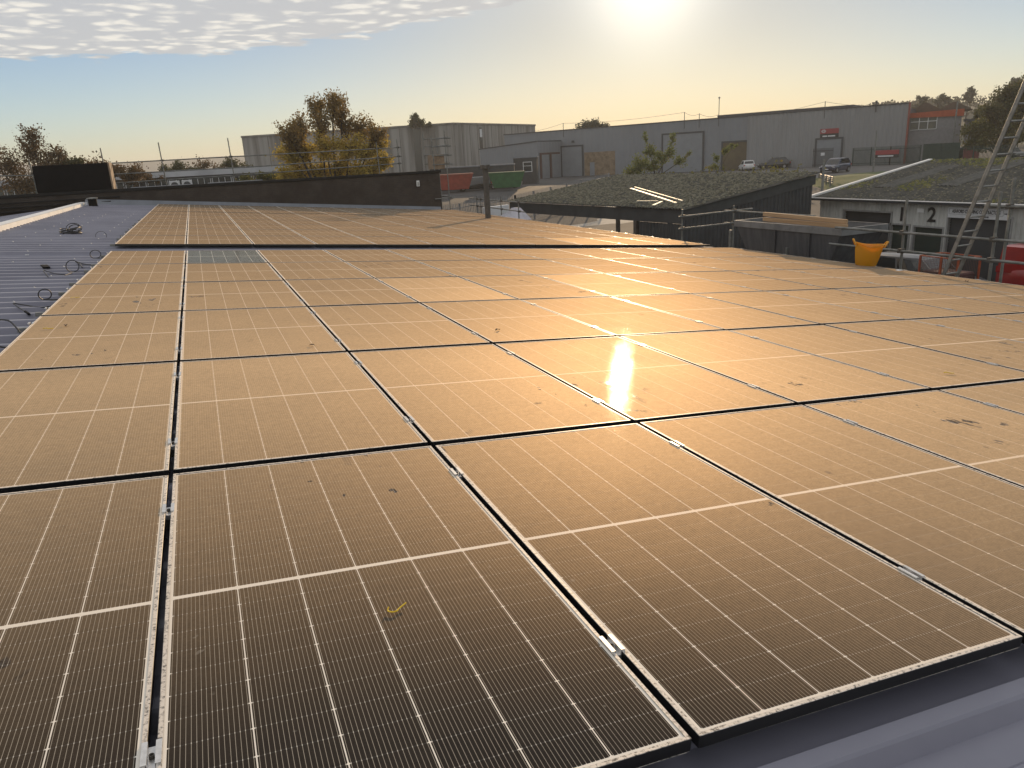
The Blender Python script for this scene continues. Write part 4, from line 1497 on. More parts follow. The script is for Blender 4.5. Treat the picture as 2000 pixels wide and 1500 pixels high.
# cage trailer with orange frame
ct = empty('mesh_cage', (22.2, 16.15, 0), label='rusty orange framed wire mesh cage in the yard beyond the eaves', cat='cage')
M_ORANGE = mat('orange_frame_paint', (0.36, 0.075, 0.02), (0.26, 0.05, 0.02), rough=0.6, scale=5)
for (x, y) in ((0, .42), (0, -.35), (0, -.95), (1.0, .42), (1.0, -.95)):
    MB().box(x - .025, x + .025, y - .025, y + .025, 0.3, 1.74).build('upright', M_ORANGE, ct)
m = MB()
for z in (1.72, 0.5):
    m.box(-.02, .02, -.95, .42, z, z + .03).box(.98, 1.02, -.95, .42, z, z + .03).box(0, 1, .40, .44, z, z + .03).box(0, 1, -.97, -.93, z, z + .03)
m.build('rail', M_ORANGE, ct)
m = MB()
z = 0.52
for k in range(26):
    y = -.95 + k * 1.37 / 25
    m.box(-.004, .004, y - .005, y + .005, .5, 1.72)
    m.box(.996, 1.004, y - .005, y + .005, .5, 1.72)
for k in range(22):
    zz_ = .52 + k * .056
    m.box(-.005, .003, -.95, .42, zz_ - .004, zz_ + .004)
m.build('wire_mesh', mat('rusty_wire', (0.13, 0.07, 0.05), (0.1, 0.06, 0.05), rough=0.7), ct)
MB().box(.05, .95, -.9, .36, .3, 1.25).build('load', mat('dark_red_tarp', (0.075, 0.025, 0.025), (0.05, 0.02, 0.02), rough=0.8), ct, bevel=0.05)

# ------------------------------------------------------------------ palisade fences
def palisade(label, pts, h, m_, pitch=0.155, group='steel palisade fences', sub=None, wd=0.07):
    e = empty('palisade_fence', gpos(*pts[0]), label=label, cat='fence', group=group)
    L0 = Vector(gpos(*pts[0]))
    pale, rail = MB(), MB()
    for p, q in zip(pts, pts[1:]):
        p, q = Vector(p), Vector(q)
        d = (q - p)
        n = int(d.length / pitch)
        u = d.normalized()
        for k in range(n):
            c = p + u * (k + .5) * pitch
            z = gz(c.x, c.y) - L0.z
            x, y = c.x - L0.x, c.y - L0.y
            ww = Vector((u.x, u.y)) * wd / 2
            nn = Vector((-u.y, u.x)) * .012
            b = pale.P([(x - ww.x, y - ww.y, z), (x + nn.x, y + nn.y, z), (x + ww.x, y + ww.y, z),
                        (x - ww.x, y - ww.y, z + h - .12), (x + nn.x, y + nn.y, z + h), (x + ww.x, y + ww.y, z + h - .12)])
            pale.f += [(b, b + 1, b + 4, b + 3), (b + 1, b + 2, b + 5, b + 4)]
        for zr in (0.35, h - .42):
            a_, b_ = gz(p.x, p.y) - L0.z + zr, gz(q.x, q.y) - L0.z + zr
            mm = frame((p.x - L0.x, p.y - L0.y, a_), (q.x - p.x, q.y - p.y, b_ - a_))
            r_ = MB(mm)
            r_.box(0, d.length, .012, .05, -.03, .03)
            o_ = len(rail.v)
            rail.v += r_.v
            rail.f += [tuple(i + o_ for i in f) for f in r_.f]
        ns = max(1, round(d.length / 2.75))
        for k in range(ns + 1):
            c = p.lerp(q, k / ns)
            z = gz(c.x, c.y) - L0.z
            MB().box(c.x - L0.x - .06, c.x - L0.x + .06, c.y - L0.y + .05, c.y - L0.y + .15, z, z + h - .1).build('post', m_, e)
    rail.build('rail', m_, e)
    pale.build('pales', m_, e)
    return e


M_PGALV = mat('galvanised_fence', (0.27, 0.275, 0.28), (0.2, 0.2, 0.205), rough=0.55, metal=0.4, scale=4)
M_PGREEN = mat('green_fence_paint', (0.018, 0.045, 0.034), (0.014, 0.035, 0.028), rough=0.5, scale=4)
palisade('grey palisade fence crossing the concrete yard behind the square post', [(13.0, 50.5), (23.6, 54.3), (37.5, 63.8)], 2.4, M_PGALV)
palisade('grey palisade fence nearest the roof corner, by the scaffold rails', [(13.6, 38.5), (16.5, 40.6)], 3.1, M_PGALV)
palisade('dark green palisade fence in front of the far warehouse', [(85.2, 79.6), (86.5, 74.6), (87.2, 70.6)], 2.5, M_PGREEN)
palisade('low dark green fence running along the far right road', [(88.2, 69.6), (88.6, 61.5), (86.3, 52)], 2.1, M_PGREEN)
gt_ = empty('steel_gate', gpos(87.3, 70.4), (0, 0, R(-80)), 'solid dark green double gate in the far fence', 'gate')
for k in (0, 1):
    m = MB()
    m.box(k * 2.3, k * 2.3 + 2.27, -.03, .03, .1, 2.5)
    for q in range(9):
        m.box(k * 2.3 + .1 + q * .25, k * 2.3 + .14 + q * .25, -.05, -.031, .15, 2.45)
    m.build('gate_leaf', M_PGREEN, gt_)
g2 = empty('steel_gate', gpos(83.2, 83.2), (0, 0, R(-56)), 'dark barred side gate with a white notice below the warehouse sign', 'gate')
m = MB()
for q in range(19):
    m.box(-1.3 + q * .145, -1.23 + q * .145, -.02, .02, 0, 2.6)
m.box(-1.35, 1.4, -.045, -.021, .3, .4).box(-1.35, 1.4, -.045, -.021, 2.2, 2.3)
m.build('bars', M_DARKTIN, g2)
MB().box(-.25, .25, -.06, -.046, 1.6, 2.0).build('notice', M_BOARD, g2)

# ------------------------------------------------------------------ far grey warehouse
WA = Vector((54.75, 132.3))
WU = Vector((36.99, -55.52)).normalized()
WN = Vector((-WU.y * -1, WU.x * -1))         # towards the camera
if WN.dot(Vector((0, 0)) - WA) < 0:
    WN = -WN
wh = empty('warehouse', (WA.x, WA.y, 1.6), label='long grey clad warehouse with roller doors across the far side of the yard', cat='building')
M_CLAD = mat('grey_cladding', (0.25, 0.255, 0.26), (0.22, 0.225, 0.23), rough=0.55, scale=0.25, stretch=(1, 1, .3))
M_CLAD2 = mat('blue_grey_cladding', (0.21, 0.225, 0.245), (0.19, 0.205, 0.225), rough=0.55, scale=0.25)
M_SHUT = mat('grey_shutter', (0.22, 0.24, 0.26), (0.2, 0.215, 0.235), rough=0.5, scale=1)
M_TRIM = mat('dark_trim', (0.055, 0.06, 0.068), (0.045, 0.05, 0.056), rough=0.5)
M_TANB = brick_material('tan_brick', (0.30, 0.215, 0.13), (0.26, 0.18, 0.11), (0.27, 0.25, 0.22))
TOP = 9.85 - 1.6


def wp(s, d=0.0):
    p = WU * s + WN * d
    return (p.x, p.y)


WL = 66.7
wout = (WN.x, WN.y, 0)


def wbox(mb, s0, s1, d0, d1, z0, z1):
    a, b, c, d = wp(s0, d0), wp(s1, d0), wp(s0, d1), wp(s1, d1)
    return mb.hexa([a + (z0,), b + (z0,), c + (z0,), d + (z0,), a + (z1,), b + (z1,), c + (z1,), d + (z1,)])


m = MB()
m.corr(wp(0), wp(45), -2, TOP, 1.0, 0.035, wout)
m.build('wall', M_CLAD2, wh)
m = MB()
m.corr(wp(45, .35), wp(WL, .35), -2, TOP + .05, 0.62, 0.06, wout)
wbox(m, 44.9, 45.0, -.1, .42, -2, TOP + .05)
m.build('wall', M_CLAD, wh)
m = MB()
wbox(m, 0, WL, -32, -.4, -2, TOP - .5)
wbox(m, 38, 58.5, -12, -6, TOP - .5, TOP + .75)
m.build('roof', M_TRIM, wh)
m = MB()
wbox(m, -.1, WL + .1, -.5, .12, TOP, TOP + .16)
wbox(m, 44.9, WL + .12, .12, .48, TOP + .05, TOP + .2)
m.build('parapet_capping', M_TRIM, wh)
m = MB()
wbox(m, WL - .1, WL + .1, -.3, .5, -2, TOP + .2)
m.build('corner_trim', mat('red_corner_trim', (0.25, 0.06, 0.04), (0.2, 0.05, 0.035), rough=0.5), wh)


def wpart(name, s0, s1, z0, z1, m_, d=0.06, proud=0.1, frame_=None):
    mb = MB()
    wbox(mb, s0, s1, d, d + proud, z0, z1)
    o = mb.build(name, m_, wh)
    if frame_:
        f = MB()
        wbox(f, s0 - .25, s0, d, d + proud + .06, z0, z1 + .25)
        wbox(f, s1, s1 + .25, d, d + proud + .06, z0, z1 + .25)
        wbox(f, s0, s1, d, d + proud + .06, z1, z1 + .25)
        f.build('frame', frame_, o)
    return o


ZB = 1.6
wpart('roller_door', 12.2, 16.2, 0, 7.06 - ZB, M_SHUT, frame_=M_TRIM)
m = MB()
wbox(m, 16.6, 22.5, .04, .09, -1, 5.97 - ZB)
m.build('brick_panel', M_TANB, wh)
wpart('door', 17.7, 18.6, 0, 4.3 - ZB, M_SHUT, d=.1, proud=.05)
wpart('roller_door', 31.2, 37.8, 0, 7.96 - ZB, M_SHUT, frame_=M_TRIM)
wpart('open_doorway', 41.1, 44.8, 0, 6.2 - ZB, mat('dim_tan_interior', (0.13, 0.105, 0.06), (0.10, 0.08, 0.05), rough=0.8, scale=.6), d=.04, proud=.05, frame_=M_TRIM)
wpart('roller_door', 55.1, 58.4, 0, 5.85 - ZB, M_SHUT, d=.42, frame_=M_TRIM)
wpart('wall_lamp', 14.2, 14.7, 7.75 - ZB, 8.1 - ZB, M_TRIM)
# annexe of the warehouse
an = empty('warehouse_annexe', (WA.x, WA.y, ZB), label='lower grey annexe with two tall doors at the left end of the warehouse', cat='building')
m = MB()
m.corr(wp(12, 8), wp(0, 8), -2, 6.5, 1.0, 0.035, wout, topf=lambda x: 6.55 - x * .055)
m.corr(wp(12, 0), wp(12, 8), -2, 6.5, 1.0, 0.035, (WU.x, WU.y, 0), topf=lambda x: 6.55)
m.build('wall', M_CLAD2, an)
m = MB()
a_, b_, c_, d_ = wp(12.05, 8.1), wp(-.1, 8.1), wp(12.05, 0), wp(-.1, 0)
m.hexa([a_ + (6.5,), b_ + (5.83,), c_ + (6.5,), d_ + (5.83,), a_ + (6.68,), b_ + (6.0,), c_ + (6.68,), d_ + (6.0,)])
m.build('roof', M_TRIM, an)
for k, (da, db, m_) in enumerate(((4.5, 7.0, M_SHUT), (0.9, 3.7, M_SHUT))):
    m = MB()
    wbox(m, 12.06, 12.14, da, db, 0, 4.4)
    d = m.build('tall_door', m_, an)
    m = MB()
    wbox(m, 12.06, 12.2, db, db + .5, 0, 4.7)
    wbox(m, 12.06, 12.2, da, db, 4.4, 4.7)
    m.build('frame', mat('brown_door_frame', (0.10, 0.05, 0.04), (0.08, 0.045, 0.04), rough=0.6), d)
m = MB()
wbox(m, 9.6, 10.9, 8.06, 8.14, -.3, 2.6)
m.build('door', M_TRIM, an)

sg = empty('wall_sign', wp(56.7, .46) + (6.65,), label='red and black sign with a pale oval emblem high on the warehouse wall', cat='sign')
Mw = frame((WA.x + wp(56.7, .46)[0] - WA.x, 0, 0), (1, 0, 0))
sg.location = (WA.x + wp(56.7, .46)[0], WA.y + wp(56.7, .46)[1], 6.65)
FS = frame((0, 0, 0), (WU.x, WU.y, 0))
M_SIGNR = mat('sign_red', (0.30, 0.045, 0.05), (0.27, 0.04, 0.045), rough=0.5)
MB(FS).box(-1.25, 1.25, -.05, .05, 0.0, .68).build('red_panel', M_SIGNR, sg)
MB(FS).box(-1.25, 1.25, -.05, .05, -.68, -.002).build('black_panel', M_INK, sg)
m = MB(FS)
for (rx, rz) in ((.30, .20), (.13, .20), (.22, .09)):
    pts = [(-.78 + rx * math.cos(2 * PI * k / 20), -.062, .36 + rz * math.sin(2 * PI * k / 20)) for k in range(21)]
    m.tube(pts, .028, 5)
m.build('emblem', M_BOARD, sg)
m = MB(FS)
for (xa, xb) in ((-.90, -.28), (-.18, .82)):
    m.box(xa, xb, -.058, -.052, -.42, -.24)
m.build('white_line', M_BOARD, sg)
s2 = empty('fence_sign', gpos(86.2, 74.9, 1.35), (0, 0, R(-76)), 'small red banner with a white line on the dark green far fence', 'sign')
MB().box(-1.6, 1.6, -.12, -.09, .05, .62).build('red_panel', M_SIGNR, s2)
MB().box(-1.6, 1.6, -.12, -.09, -.35, .048).build('black_panel', M_INK, s2)
MB().box(-1.2, .9, -.128, -.121, -.22, -.06).build('white_line', M_BOARD, s2)

# building with the red band at the right end of the warehouse
rb = empty('office_building', (92.5, 77.3, ZB), label='pale grey building with a red roof band right of the warehouse', cat='building')
U2 = Vector((4.05, -4.95)).normalized()
FB = frame((0, 0, 0), (U2.x, U2.y, 0))
m = MB(FB)
m.box(0, 6.2, 0, 10, -2, 6.45)
m.build('wall', mat('pale_grey_render', (0.22, 0.22, 0.225), (0.19, 0.19, 0.195), rough=0.7), rb)
m = MB(FB)
m.hexa([(-.1, -.2, 6.45), (6.4, -.2, 6.3), (-.1, 10, 6.45), (6.4, 10, 6.3), (-.1, -.25, 7.05), (6.4, -.25, 7.2), (-.1, 10, 7.05), (6.4, 10, 7.2)])
m.build('red_band', mat('red_fascia', (0.42, 0.09, 0.035), (0.34, 0.07, 0.03), rough=0.5), rb)
for k in range(3):
    m = MB(FB)
    m.box(.2 + k * 1.05, 1.17 + k * 1.05, -.07, -.01, 4.9, 6.35)
    w_ = m.build('window', mat('dim_window', (0.10, 0.10, 0.075), (0.06, 0.065, 0.06), rough=0.2, scale=2), rb)
    m = MB(FB)
    m.box(1.17 + k * 1.05, 1.25 + k * 1.05, -.10, -.0, 4.85, 6.4).box(.2 + k * 1.05, 1.17 + k * 1.05, -.10, -.071, 5.85, 5.93).box(.2 + k * 1.05, 1.17 + k * 1.05, -.10, -.02, 4.82, 4.895)
    m.build('frame', M_BOARD, w_)
m = MB(FB)
m.box(4.0, 5.2, -.08, -.01, -.5, 1.6)
m.build('dark_entrance', M_TRIM, rb)
for k, (s0, wd, zt) in enumerate(((-.5, 4.6, 8.5), (3.0, 4.6, 8.35))):
    m = MB(FB)
    m.hexa([(s0, 6, 7.2), (s0 + wd, 6, 7.2), (s0, 14, 7.2), (s0 + wd, 14, 7.2), (s0 + wd * .45, 6, zt), (s0 + wd * .55, 6, zt), (s0 + wd * .45, 14, zt), (s0 + wd * .55, 14, zt)])
    m.build('pitched_roof', mat('brown_tiles', (0.10, 0.08, 0.06), (0.08, 0.065, 0.05), rough=0.8), rb)
gb_ = empty('gate_house', (96.2, 71.6, ZB), label='small dark roofed hut with a pale end wall beside the red banded building', cat='building')
m = MB(FB)
m.box(0, 1.6, -.5, 1.5, 2.6, 5.55)
m.build('wall', mat('pale_grey_render', (0.22, 0.22, 0.225)), gb_)
m = MB(FB)
m.hexa([(-.3, -.9, 5.55), (2.4, -.9, 5.4), (-.3, 1.9, 5.55), (2.4, 1.9, 5.4), (-.3, -.9, 5.9), (2.4, -.9, 5.6), (-.3, 1.9, 5.9), (2.4, 1.9, 5.6)])
m.build('roof', M_TRIM, gb_)
m = MB(FB)
m.box(.1, 1.9, -.2, 1.2, -1, 2.595)
m.build('base', M_SIGNR, gb_)

# concrete hall behind
CL, CC_, CR = Vector((11.9, 180.5)), Vector((52.8, 155.5)), Vector((81.5, 177.2))
ch_ = empty('concrete_hall', (CC_.x, CC_.y, 1.6), label='big stained concrete hall behind the golden tree', cat='building')
M_STAIN = mat('stained_concrete', (0.30, 0.295, 0.28), (0.115, 0.11, 0.10), rough=0.85, scale=0.35, stretch=(1.6, 1.6, .09), detail=8, lo=0.38, hi=0.72)
ZT = 13.5 - 1.6
m = MB()
c0 = CC_
pl = [(p - c0) for p in (CL, CC_, CR, CR + (CL - CC_))]
m.prism([(p.x, p.y) for p in pl], ZT + 2.0, 'z', -2.0)
m.build('wall', M_STAIN, ch_)
m = MB()
for A_, B_ in ((CL, CC_), (CC_, CR)):
    d = (B_ - A_)
    F_ = frame((A_.x - c0.x, A_.y - c0.y, 0), (d.x, d.y, 0))
    q = MB(F_)
    n = int(d.length / 3.0)
    for k in range(n):
        q.box(k * 3.0 + .02, k * 3.0 + .16, -.06, -.005, -1, ZT - .02)
    q.box(-.1, d.length + .1, -.16, -.062, ZT - .35, ZT + .06)
    o_ = len(m.v)
    m.v += q.v
    m.f += [tuple(i + o_ for i in f) for f in q.f]
m.build('panel_ribs', mat('dark_stained_concrete', (0.20, 0.195, 0.185), (0.12, 0.115, 0.11), rough=0.85, scale=.6), ch_)
d = CC_ - CL
F_ = frame((CL.x - c0.x, CL.y - c0.y, 0), (d.x, d.y, 0))
MB(F_).box(39.0, 40.6, -.1, -.02, 2.2, ZT - .6).build('window_strip', glassmat('dark_strip_glass', (0.02, 0.022, 0.025), 0.2), ch_)
d = CR - CC_
F_ = frame((0, 0, 0), (d.x, d.y, 0))
MB(F_).box(9.8, 10.9, -.1, -.02, 1.0, ZT - .8).build('window_strip', glassmat('dark_strip_glass'), ch_)
MB(F_).box(9.9, 10.8, -.14, -.101, ZT - 2.9, ZT - 1.2).build('pale_panel', M_BOARD, ch_)

# long low block at the left
lb = empty('low_block', (-24, 82.5, 0), label='long low block with a pale fascia and a strip of windows at far left', cat='building')
FL = frame((0, 0, 0), (1, .025, 0))
MB(FL).box(0, 42, 0, 14, 0, 5.6).build('wall', mat('low_block_wall', (0.16, 0.16, 0.16), (0.12, 0.12, 0.12), rough=0.8, scale=.8), lb)
MB(FL).box(-.3, 42.3, -.4, 14.3, 5.60, 6.12).build('fascia', mat('pale_fascia', (0.50, 0.51, 0.53), (0.40, 0.41, 0.43), rough=0.6, scale=.6), lb)
for k in range(21):
    o = MB(FL).box(.25 + k * 2, 2.05 + k * 2, -.08, -.01, 3.6, 5.3).build('window', glassmat('block_window', (0.03, 0.035, 0.04), 0.12), lb)
    m = MB(FL)
    for q in range(4):
        m.box(.22 + k * 2 + q * .6, .27 + k * 2 + q * .6, -.11, -.081, 3.6, 5.3)
    m.box(.25 + k * 2, 2.05 + k * 2, -.11, -.081, 3.55, 3.62)
    m.build('frame', M_BOARD, o)
for k in (0, 1):
    ac = empty('air_conditioner', (-1.35 + k * 1.15, 82.6, 4.75), label='%s of the twin white air conditioner fans on the low block' % ('left', 'right')[k], cat='air conditioner', group='twin air conditioners')
    MB().box(-.48, .48, -.42, -.03, -.48, .48).build('casing', M_BOARD, ac, bevel=.03)
    MB(frame((0, 0, 0), (1, 0, 0), (0, -1, 0))).lathe([(.36, .425), (.36, .44), (.08, .445)], 18).build('fan', M_TRIM, ac)
# two pale roof slabs near the block, in front of it
for k, (x0, x1, z, lab) in enumerate(((-2.4, 0.3, 5.22, 'pale sheet lying on the dark roof behind the black box, left one'), (1.0, 3.6, 5.24, 'pale sheet lying on the dark roof near the twin fans, right one'))):
    o = MB().box(x0, x1, -.4, .4, 0, .07).build('roof_sheet_piece', M_GREYFL, bevel=.01)
    o.location = (0, 39 + k, 5.11)
    tag(o, lab, 'sheet', 'sheets on the brick roof')

# yard clutter beyond the fence
cn = empty('storage_container', (33.5, 92.0, gz(33.5, 92)), (0, 0, R(-24)), 'long dark storage container behind the square post', 'container')
MB().box(-5.2, 5.5, -1.2, 1.2, 0, 2.75).build('body', M_DARKTIN, cn, bevel=.03)
MB().box(-5.3, 5.6, -1.3, 1.3, 2.755, 2.9).build('roof_edge', M_GREYFL, cn)
cb = empty('site_cabin', (43.8, 98.0, gz(43.8, 98)), (0, 0, R(-30)), 'dark grey cabin with a small white framed window by the annexe', 'cabin')
MB().box(-1.6, 1.6, -1.3, 1.3, 0, 3.5).build('body', M_DARKTIN, cb)
MB().box(-1.75, 1.75, -1.45, 1.45, 3.505, 3.65).build('roof', M_GREYFL, cb)
w_ = MB().box(-.2, .9, -1.36, -1.305, 1.7, 2.9).build('window', glassmat('block_window'), cb)
m = MB()
for (xa, xb, za, zb) in ((-.28, -.2, 1.62, 2.98), (.9, .98, 1.62, 2.98), (-.2, .9, 2.9, 2.98), (-.2, .9, 1.62, 1.7), (-.2, .9, 2.4, 2.46)):
    m.box(xa, xb, -1.38, -1.30, za, zb)
m.build('frame', M_BOARD, w_)
rs = empty('red_skip', (29.3, 86.5, gz(29.3, 86.5)), (0, 0, R(-15)), 'red skip standing in the yard right of the brick parapet', 'skip')
MB().hexa([(-1.6, -.9, .3), (1.6, -.9, .3), (-1.6, .9, .3), (1.6, .9, .3), (-2.2, -1, 2.0), (2.2, -1, 2.0), (-2.2, 1, 2.0), (2.2, 1, 2.0)]).build('tub', mat('skip_red', (0.30, 0.045, 0.025), (0.22, 0.035, 0.02), rough=0.6, scale=2), rs, bevel=.03)
MB().box(-2.25, 2.25, -1.05, 1.05, 2.005, 2.12).build('rim', mat('skip_red_rim', (0.34, 0.12, 0.09), (0.25, 0.09, 0.06), rough=0.6), rs)
gs = empty('green_skip', (34.2, 82.0, gz(34.2, 82)), (0, 0, R(-20)), 'green skip beside the square post, beyond the palisade fence', 'skip')
MB().hexa([(-1.5, -.9, .3), (1.5, -.9, .3), (-1.5, .9, .3), (1.5, .9, .3), (-2.1, -1, 1.95), (2.1, -1, 1.95), (-2.1, 1, 1.95), (2.1, 1, 1.95)]).build('tub', mat('skip_green', (0.03, 0.12, 0.04), (0.02, 0.09, 0.03), rough=0.6, scale=2), gs, bevel=.03)
MB().box(-2.15, 2.15, -1.05, 1.05, 1.955, 2.06).build('rim', mat('skip_green_rim', (0.09, 0.16, 0.09), (0.06, 0.12, 0.06), rough=0.6), gs)
car('parked_car', 'silver car half hidden behind the green skip', (36.0, 87.0, gz(36, 87)), R(150), mat('silver_paint', (0.35, 0.35, 0.36), (0.3, 0.3, 0.3), rough=.3, metal=.5), 4.2, 1.75, 1.5)
car('parked_car', 'dark car between the red and green skips', (32.0, 87.5, gz(32, 87.5)), R(170), P_BLACK, 4.4, 1.8, 1.6, 'suv')
rd = MB()
random.seed(2)
for k in range(7):
    a = k * 2.1
    rd.hexa([(math.cos(a) * .3 - .5, math.sin(a) * .3 - .4, k * .05), (math.cos(a) * .3 + .5, math.sin(a) * .3 - .4, k * .05), (math.cos(a) * .3 - .5, math.sin(a) * .3 + .4, k * .05), (math.cos(a) * .3 + .5, math.sin(a) * .3 + .4, k * .05),
             (-.15 + .05 * k, -.12, .55 + .1 * k), (.15 + .05 * k, -.12, .5 + .1 * k), (-.15 + .05 * k, .12, .5 + .1 * k), (.15 + .05 * k, .12, .5 + .1 * k)])
o = rd.build('white_bag', mat('white_tarpaulin', (0.52, 0.50, 0.54), (0.42, 0.41, 0.45), rough=0.6, scale=2, bump=.4, bscale=6))
o.location = (12.45, 28.55, 2.85)
o.scale = (1.0, 1.25, 0.62)
tag(o, 'crumpled whitish bag heaped beside the square post', 'bag')
o = MB().box(-.9, .9, -.1, .1, 0, 2.6).build('white_board', M_BOARD, bevel=.02)
o.location = (14.2, 34.6, 0.7)
o.rotation_euler = (0, 0, R(25))
tag(o, 'pale board leaning behind the palisade fence near the square post', 'board')

# posts, masts, wires and the crash barrier
for (x, y, h, r, lab, cat_) in ((66.0, 58.6, 4.6, .07, 'slim grey pole in front of the grass bank', 'pole'), (89.6, 68.1, 7.4, .09, 'tall white lamp pole before the red banded building', 'pole'),
                                (47.2, 46.4, 3.6, .10, 'thick galvanised post beside the crash barrier', 'post')):
    m = MB().tube([(0, 0, -.3), (0, 0, h)], r, 8)
    o = m.build('pole', M_GALV, smooth=True)
    o.location = gpos(x, y)
    tag(o, lab, cat_, 'poles in the yard')
cbx = empty('crash_barrier', gpos(57.6, 56.6), (0, 0, R(53)), 'steel crash barrier beside the grass bank', 'barrier')
for zc in (.45, .78):
    MB().prism([(-.05, -.15), (.03, -.11), (-.02, 0), (.03, .11), (-.05, .15), (-.08, 0)], 9.0, 'x', -4.5).build('rail', M_GALV, cbx).location = (0, 0, zc)
for k in range(4):
    MB().box(-4 + k * 2.6, -3.88 + k * 2.6, .05, .17, 0, .95).build('post', M_GALV, cbx)
for k, (x, y, z0, z1, lab) in enumerate(((60.6, 119.64, 9.7, 11.0, 'short mast at the left of the warehouse roof'), (72.89, 101.85, 9.7, 11.15, 'short mast near the middle of the warehouse roof'), (74.13, 99.72, 9.7, 10.75, 'lower mast just right of the middle mast on the warehouse roof'),
                                         (76.46, 97.97, 9.7, 12.8, 'tallest mast with a small knob on the warehouse roof'), (83.63, 83.81, 9.7, 10.95, 'short mast near the right end of the warehouse roof'))):
    m = MB().tube([(0, 0, z0 - 1), (0, 0, z1)], .05, 6)
    if k == 3:
        m.lathe([(.05, 0), (.14, .05), (.14, .2), (.05, .25)], 8, (0, 0, z1 - .1))
    o = m.build('roof_mast', M_TRIM)
    o.location = (x, y, 0)
    tag(o, lab, 'mast', 'masts on the warehouse roof')
wr_ = [((54.5, 128.0, 9.9), (60.6, 119.64, 10.95)), ((60.6, 119.64, 10.95), (72.89, 101.85, 11.1)), ((72.89, 101.85, 11.1), (74.13, 99.72, 10.7)), ((74.13, 99.72, 10.7), (76.46, 97.97, 10.4)), ((78, 95, 9.9), (83.63, 83.81, 10.9)), ((83.63, 83.81, 10.9), (90, 79, 10.1))]
mm = MB()
for p, q in wr_:
    p, q = Vector(p), Vector(q)
    mm.tube([p.lerp(q, t / 6) - Vector((0, 0, .35 * math.sin(PI * t / 6))) for t in range(7)], .018, 4)
tag(mm.build('roof_wire', M_TRIM), 'thin sagging wire strung between the warehouse roof masts', 'wire')
ae = empty('roof_aerial', (88.87, 79.82, 9.6), label='dark T-shaped aerial on the right end of the warehouse roof', cat='aerial')
MB().tube([(0, 0, -.5), (0, 0, .9)], .09, 6).build('stem', M_TRIM, ae)
MB().box(-.75, .35, -.06, .06, .62, .8).box(-.1, .1, -.1, .1, .8, 1.0).build('head', M_TRIM, ae)

# ------------------------------------------------------------------ trees and bushes
M_BARK = mat('bark', (0.055, 0.045, 0.035), (0.035, 0.03, 0.025), rough=0.9, scale=6)
L_GOLD = leafmat('golden_leaves', (0.36, 0.27, 0.05), (0.50, 0.37, 0.07), (0.24, 0.20, 0.05), 0.55)
L_BROWN = leafmat('brown_autumn_leaves', (0.18, 0.125, 0.045), (0.26, 0.17, 0.05), (0.12, 0.095, 0.04), 0.45)
L_BROWND = leafmat('dull_brown_leaves', (0.10, 0.07, 0.03), (0.15, 0.09, 0.035), (0.06, 0.05, 0.025), 0.35)
L_GREEN = leafmat('green_leaves', (0.10, 0.13, 0.04), (0.15, 0.18, 0.05), (0.18, 0.17, 0.06), 0.5)
L_DARK = leafmat('dark_leaves', (0.05, 0.06, 0.025), (0.08, 0.085, 0.03), (0.10, 0.08, 0.03), 0.4)
L_YEL = leafmat('yellow_green_leaves', (0.14, 0.13, 0.03), (0.09, 0.10, 0.025), (0.18, 0.15, 0.03), 0.5)
L_HILL = leafmat('hill_leaves', (0.035, 0.045, 0.02), (0.05, 0.055, 0.025), (0.06, 0.055, 0.03), 0.3)


def leaves_mesh(pts, size, seed, droop=0.2):
    rng = np.random.default_rng(seed)
    P = np.asarray(pts)
    n = len(P)
    a = rng.normal(size=(n, 3))
    a /= np.linalg.norm(a, axis=1)[:, None]
    b = rng.normal(size=(n, 3))
    b -= (b * a).sum(1)[:, None] * a
    b /= np.linalg.norm(b, axis=1)[:, None]
    s = size * rng.uniform(.6, 1.35, n)[:, None]
    q = [P - a * s * .6, P + b * s * .38, P + a * s * .6, P - b * s * .38]
    V = np.stack(q, 1).reshape(-1, 3)
    me = bpy.data.meshes.new('leaves')
    me.vertices.add(len(V))
    me.vertices.foreach_set('co', V.ravel())
    me.loops.add(4 * n)
    me.loops.foreach_set('vertex_index', np.arange(4 * n, dtype=np.int32))
    me.polygons.add(n)
    me.polygons.foreach_set('loop_start', np.arange(0, 4 * n, 4, dtype=np.int32))
    me.polygons.foreach_set('loop_total', np.full(n, 4, dtype=np.int32))
    at = me.attributes.new('leafrnd', 'FLOAT', 'FACE')
    # leaves of one spray share a tint
    cl = np.sin(P[:, 0] * 1.7 + seed) * np.sin(P[:, 1] * 1.9 + 1) * np.sin(P[:, 2] * 2.1 + 2)
    at.data.foreach_set('value', np.clip(.5 + .35 * cl + rng.normal(0, .18, n), 0, 1).astype(np.float32))
    me.update()
    return me


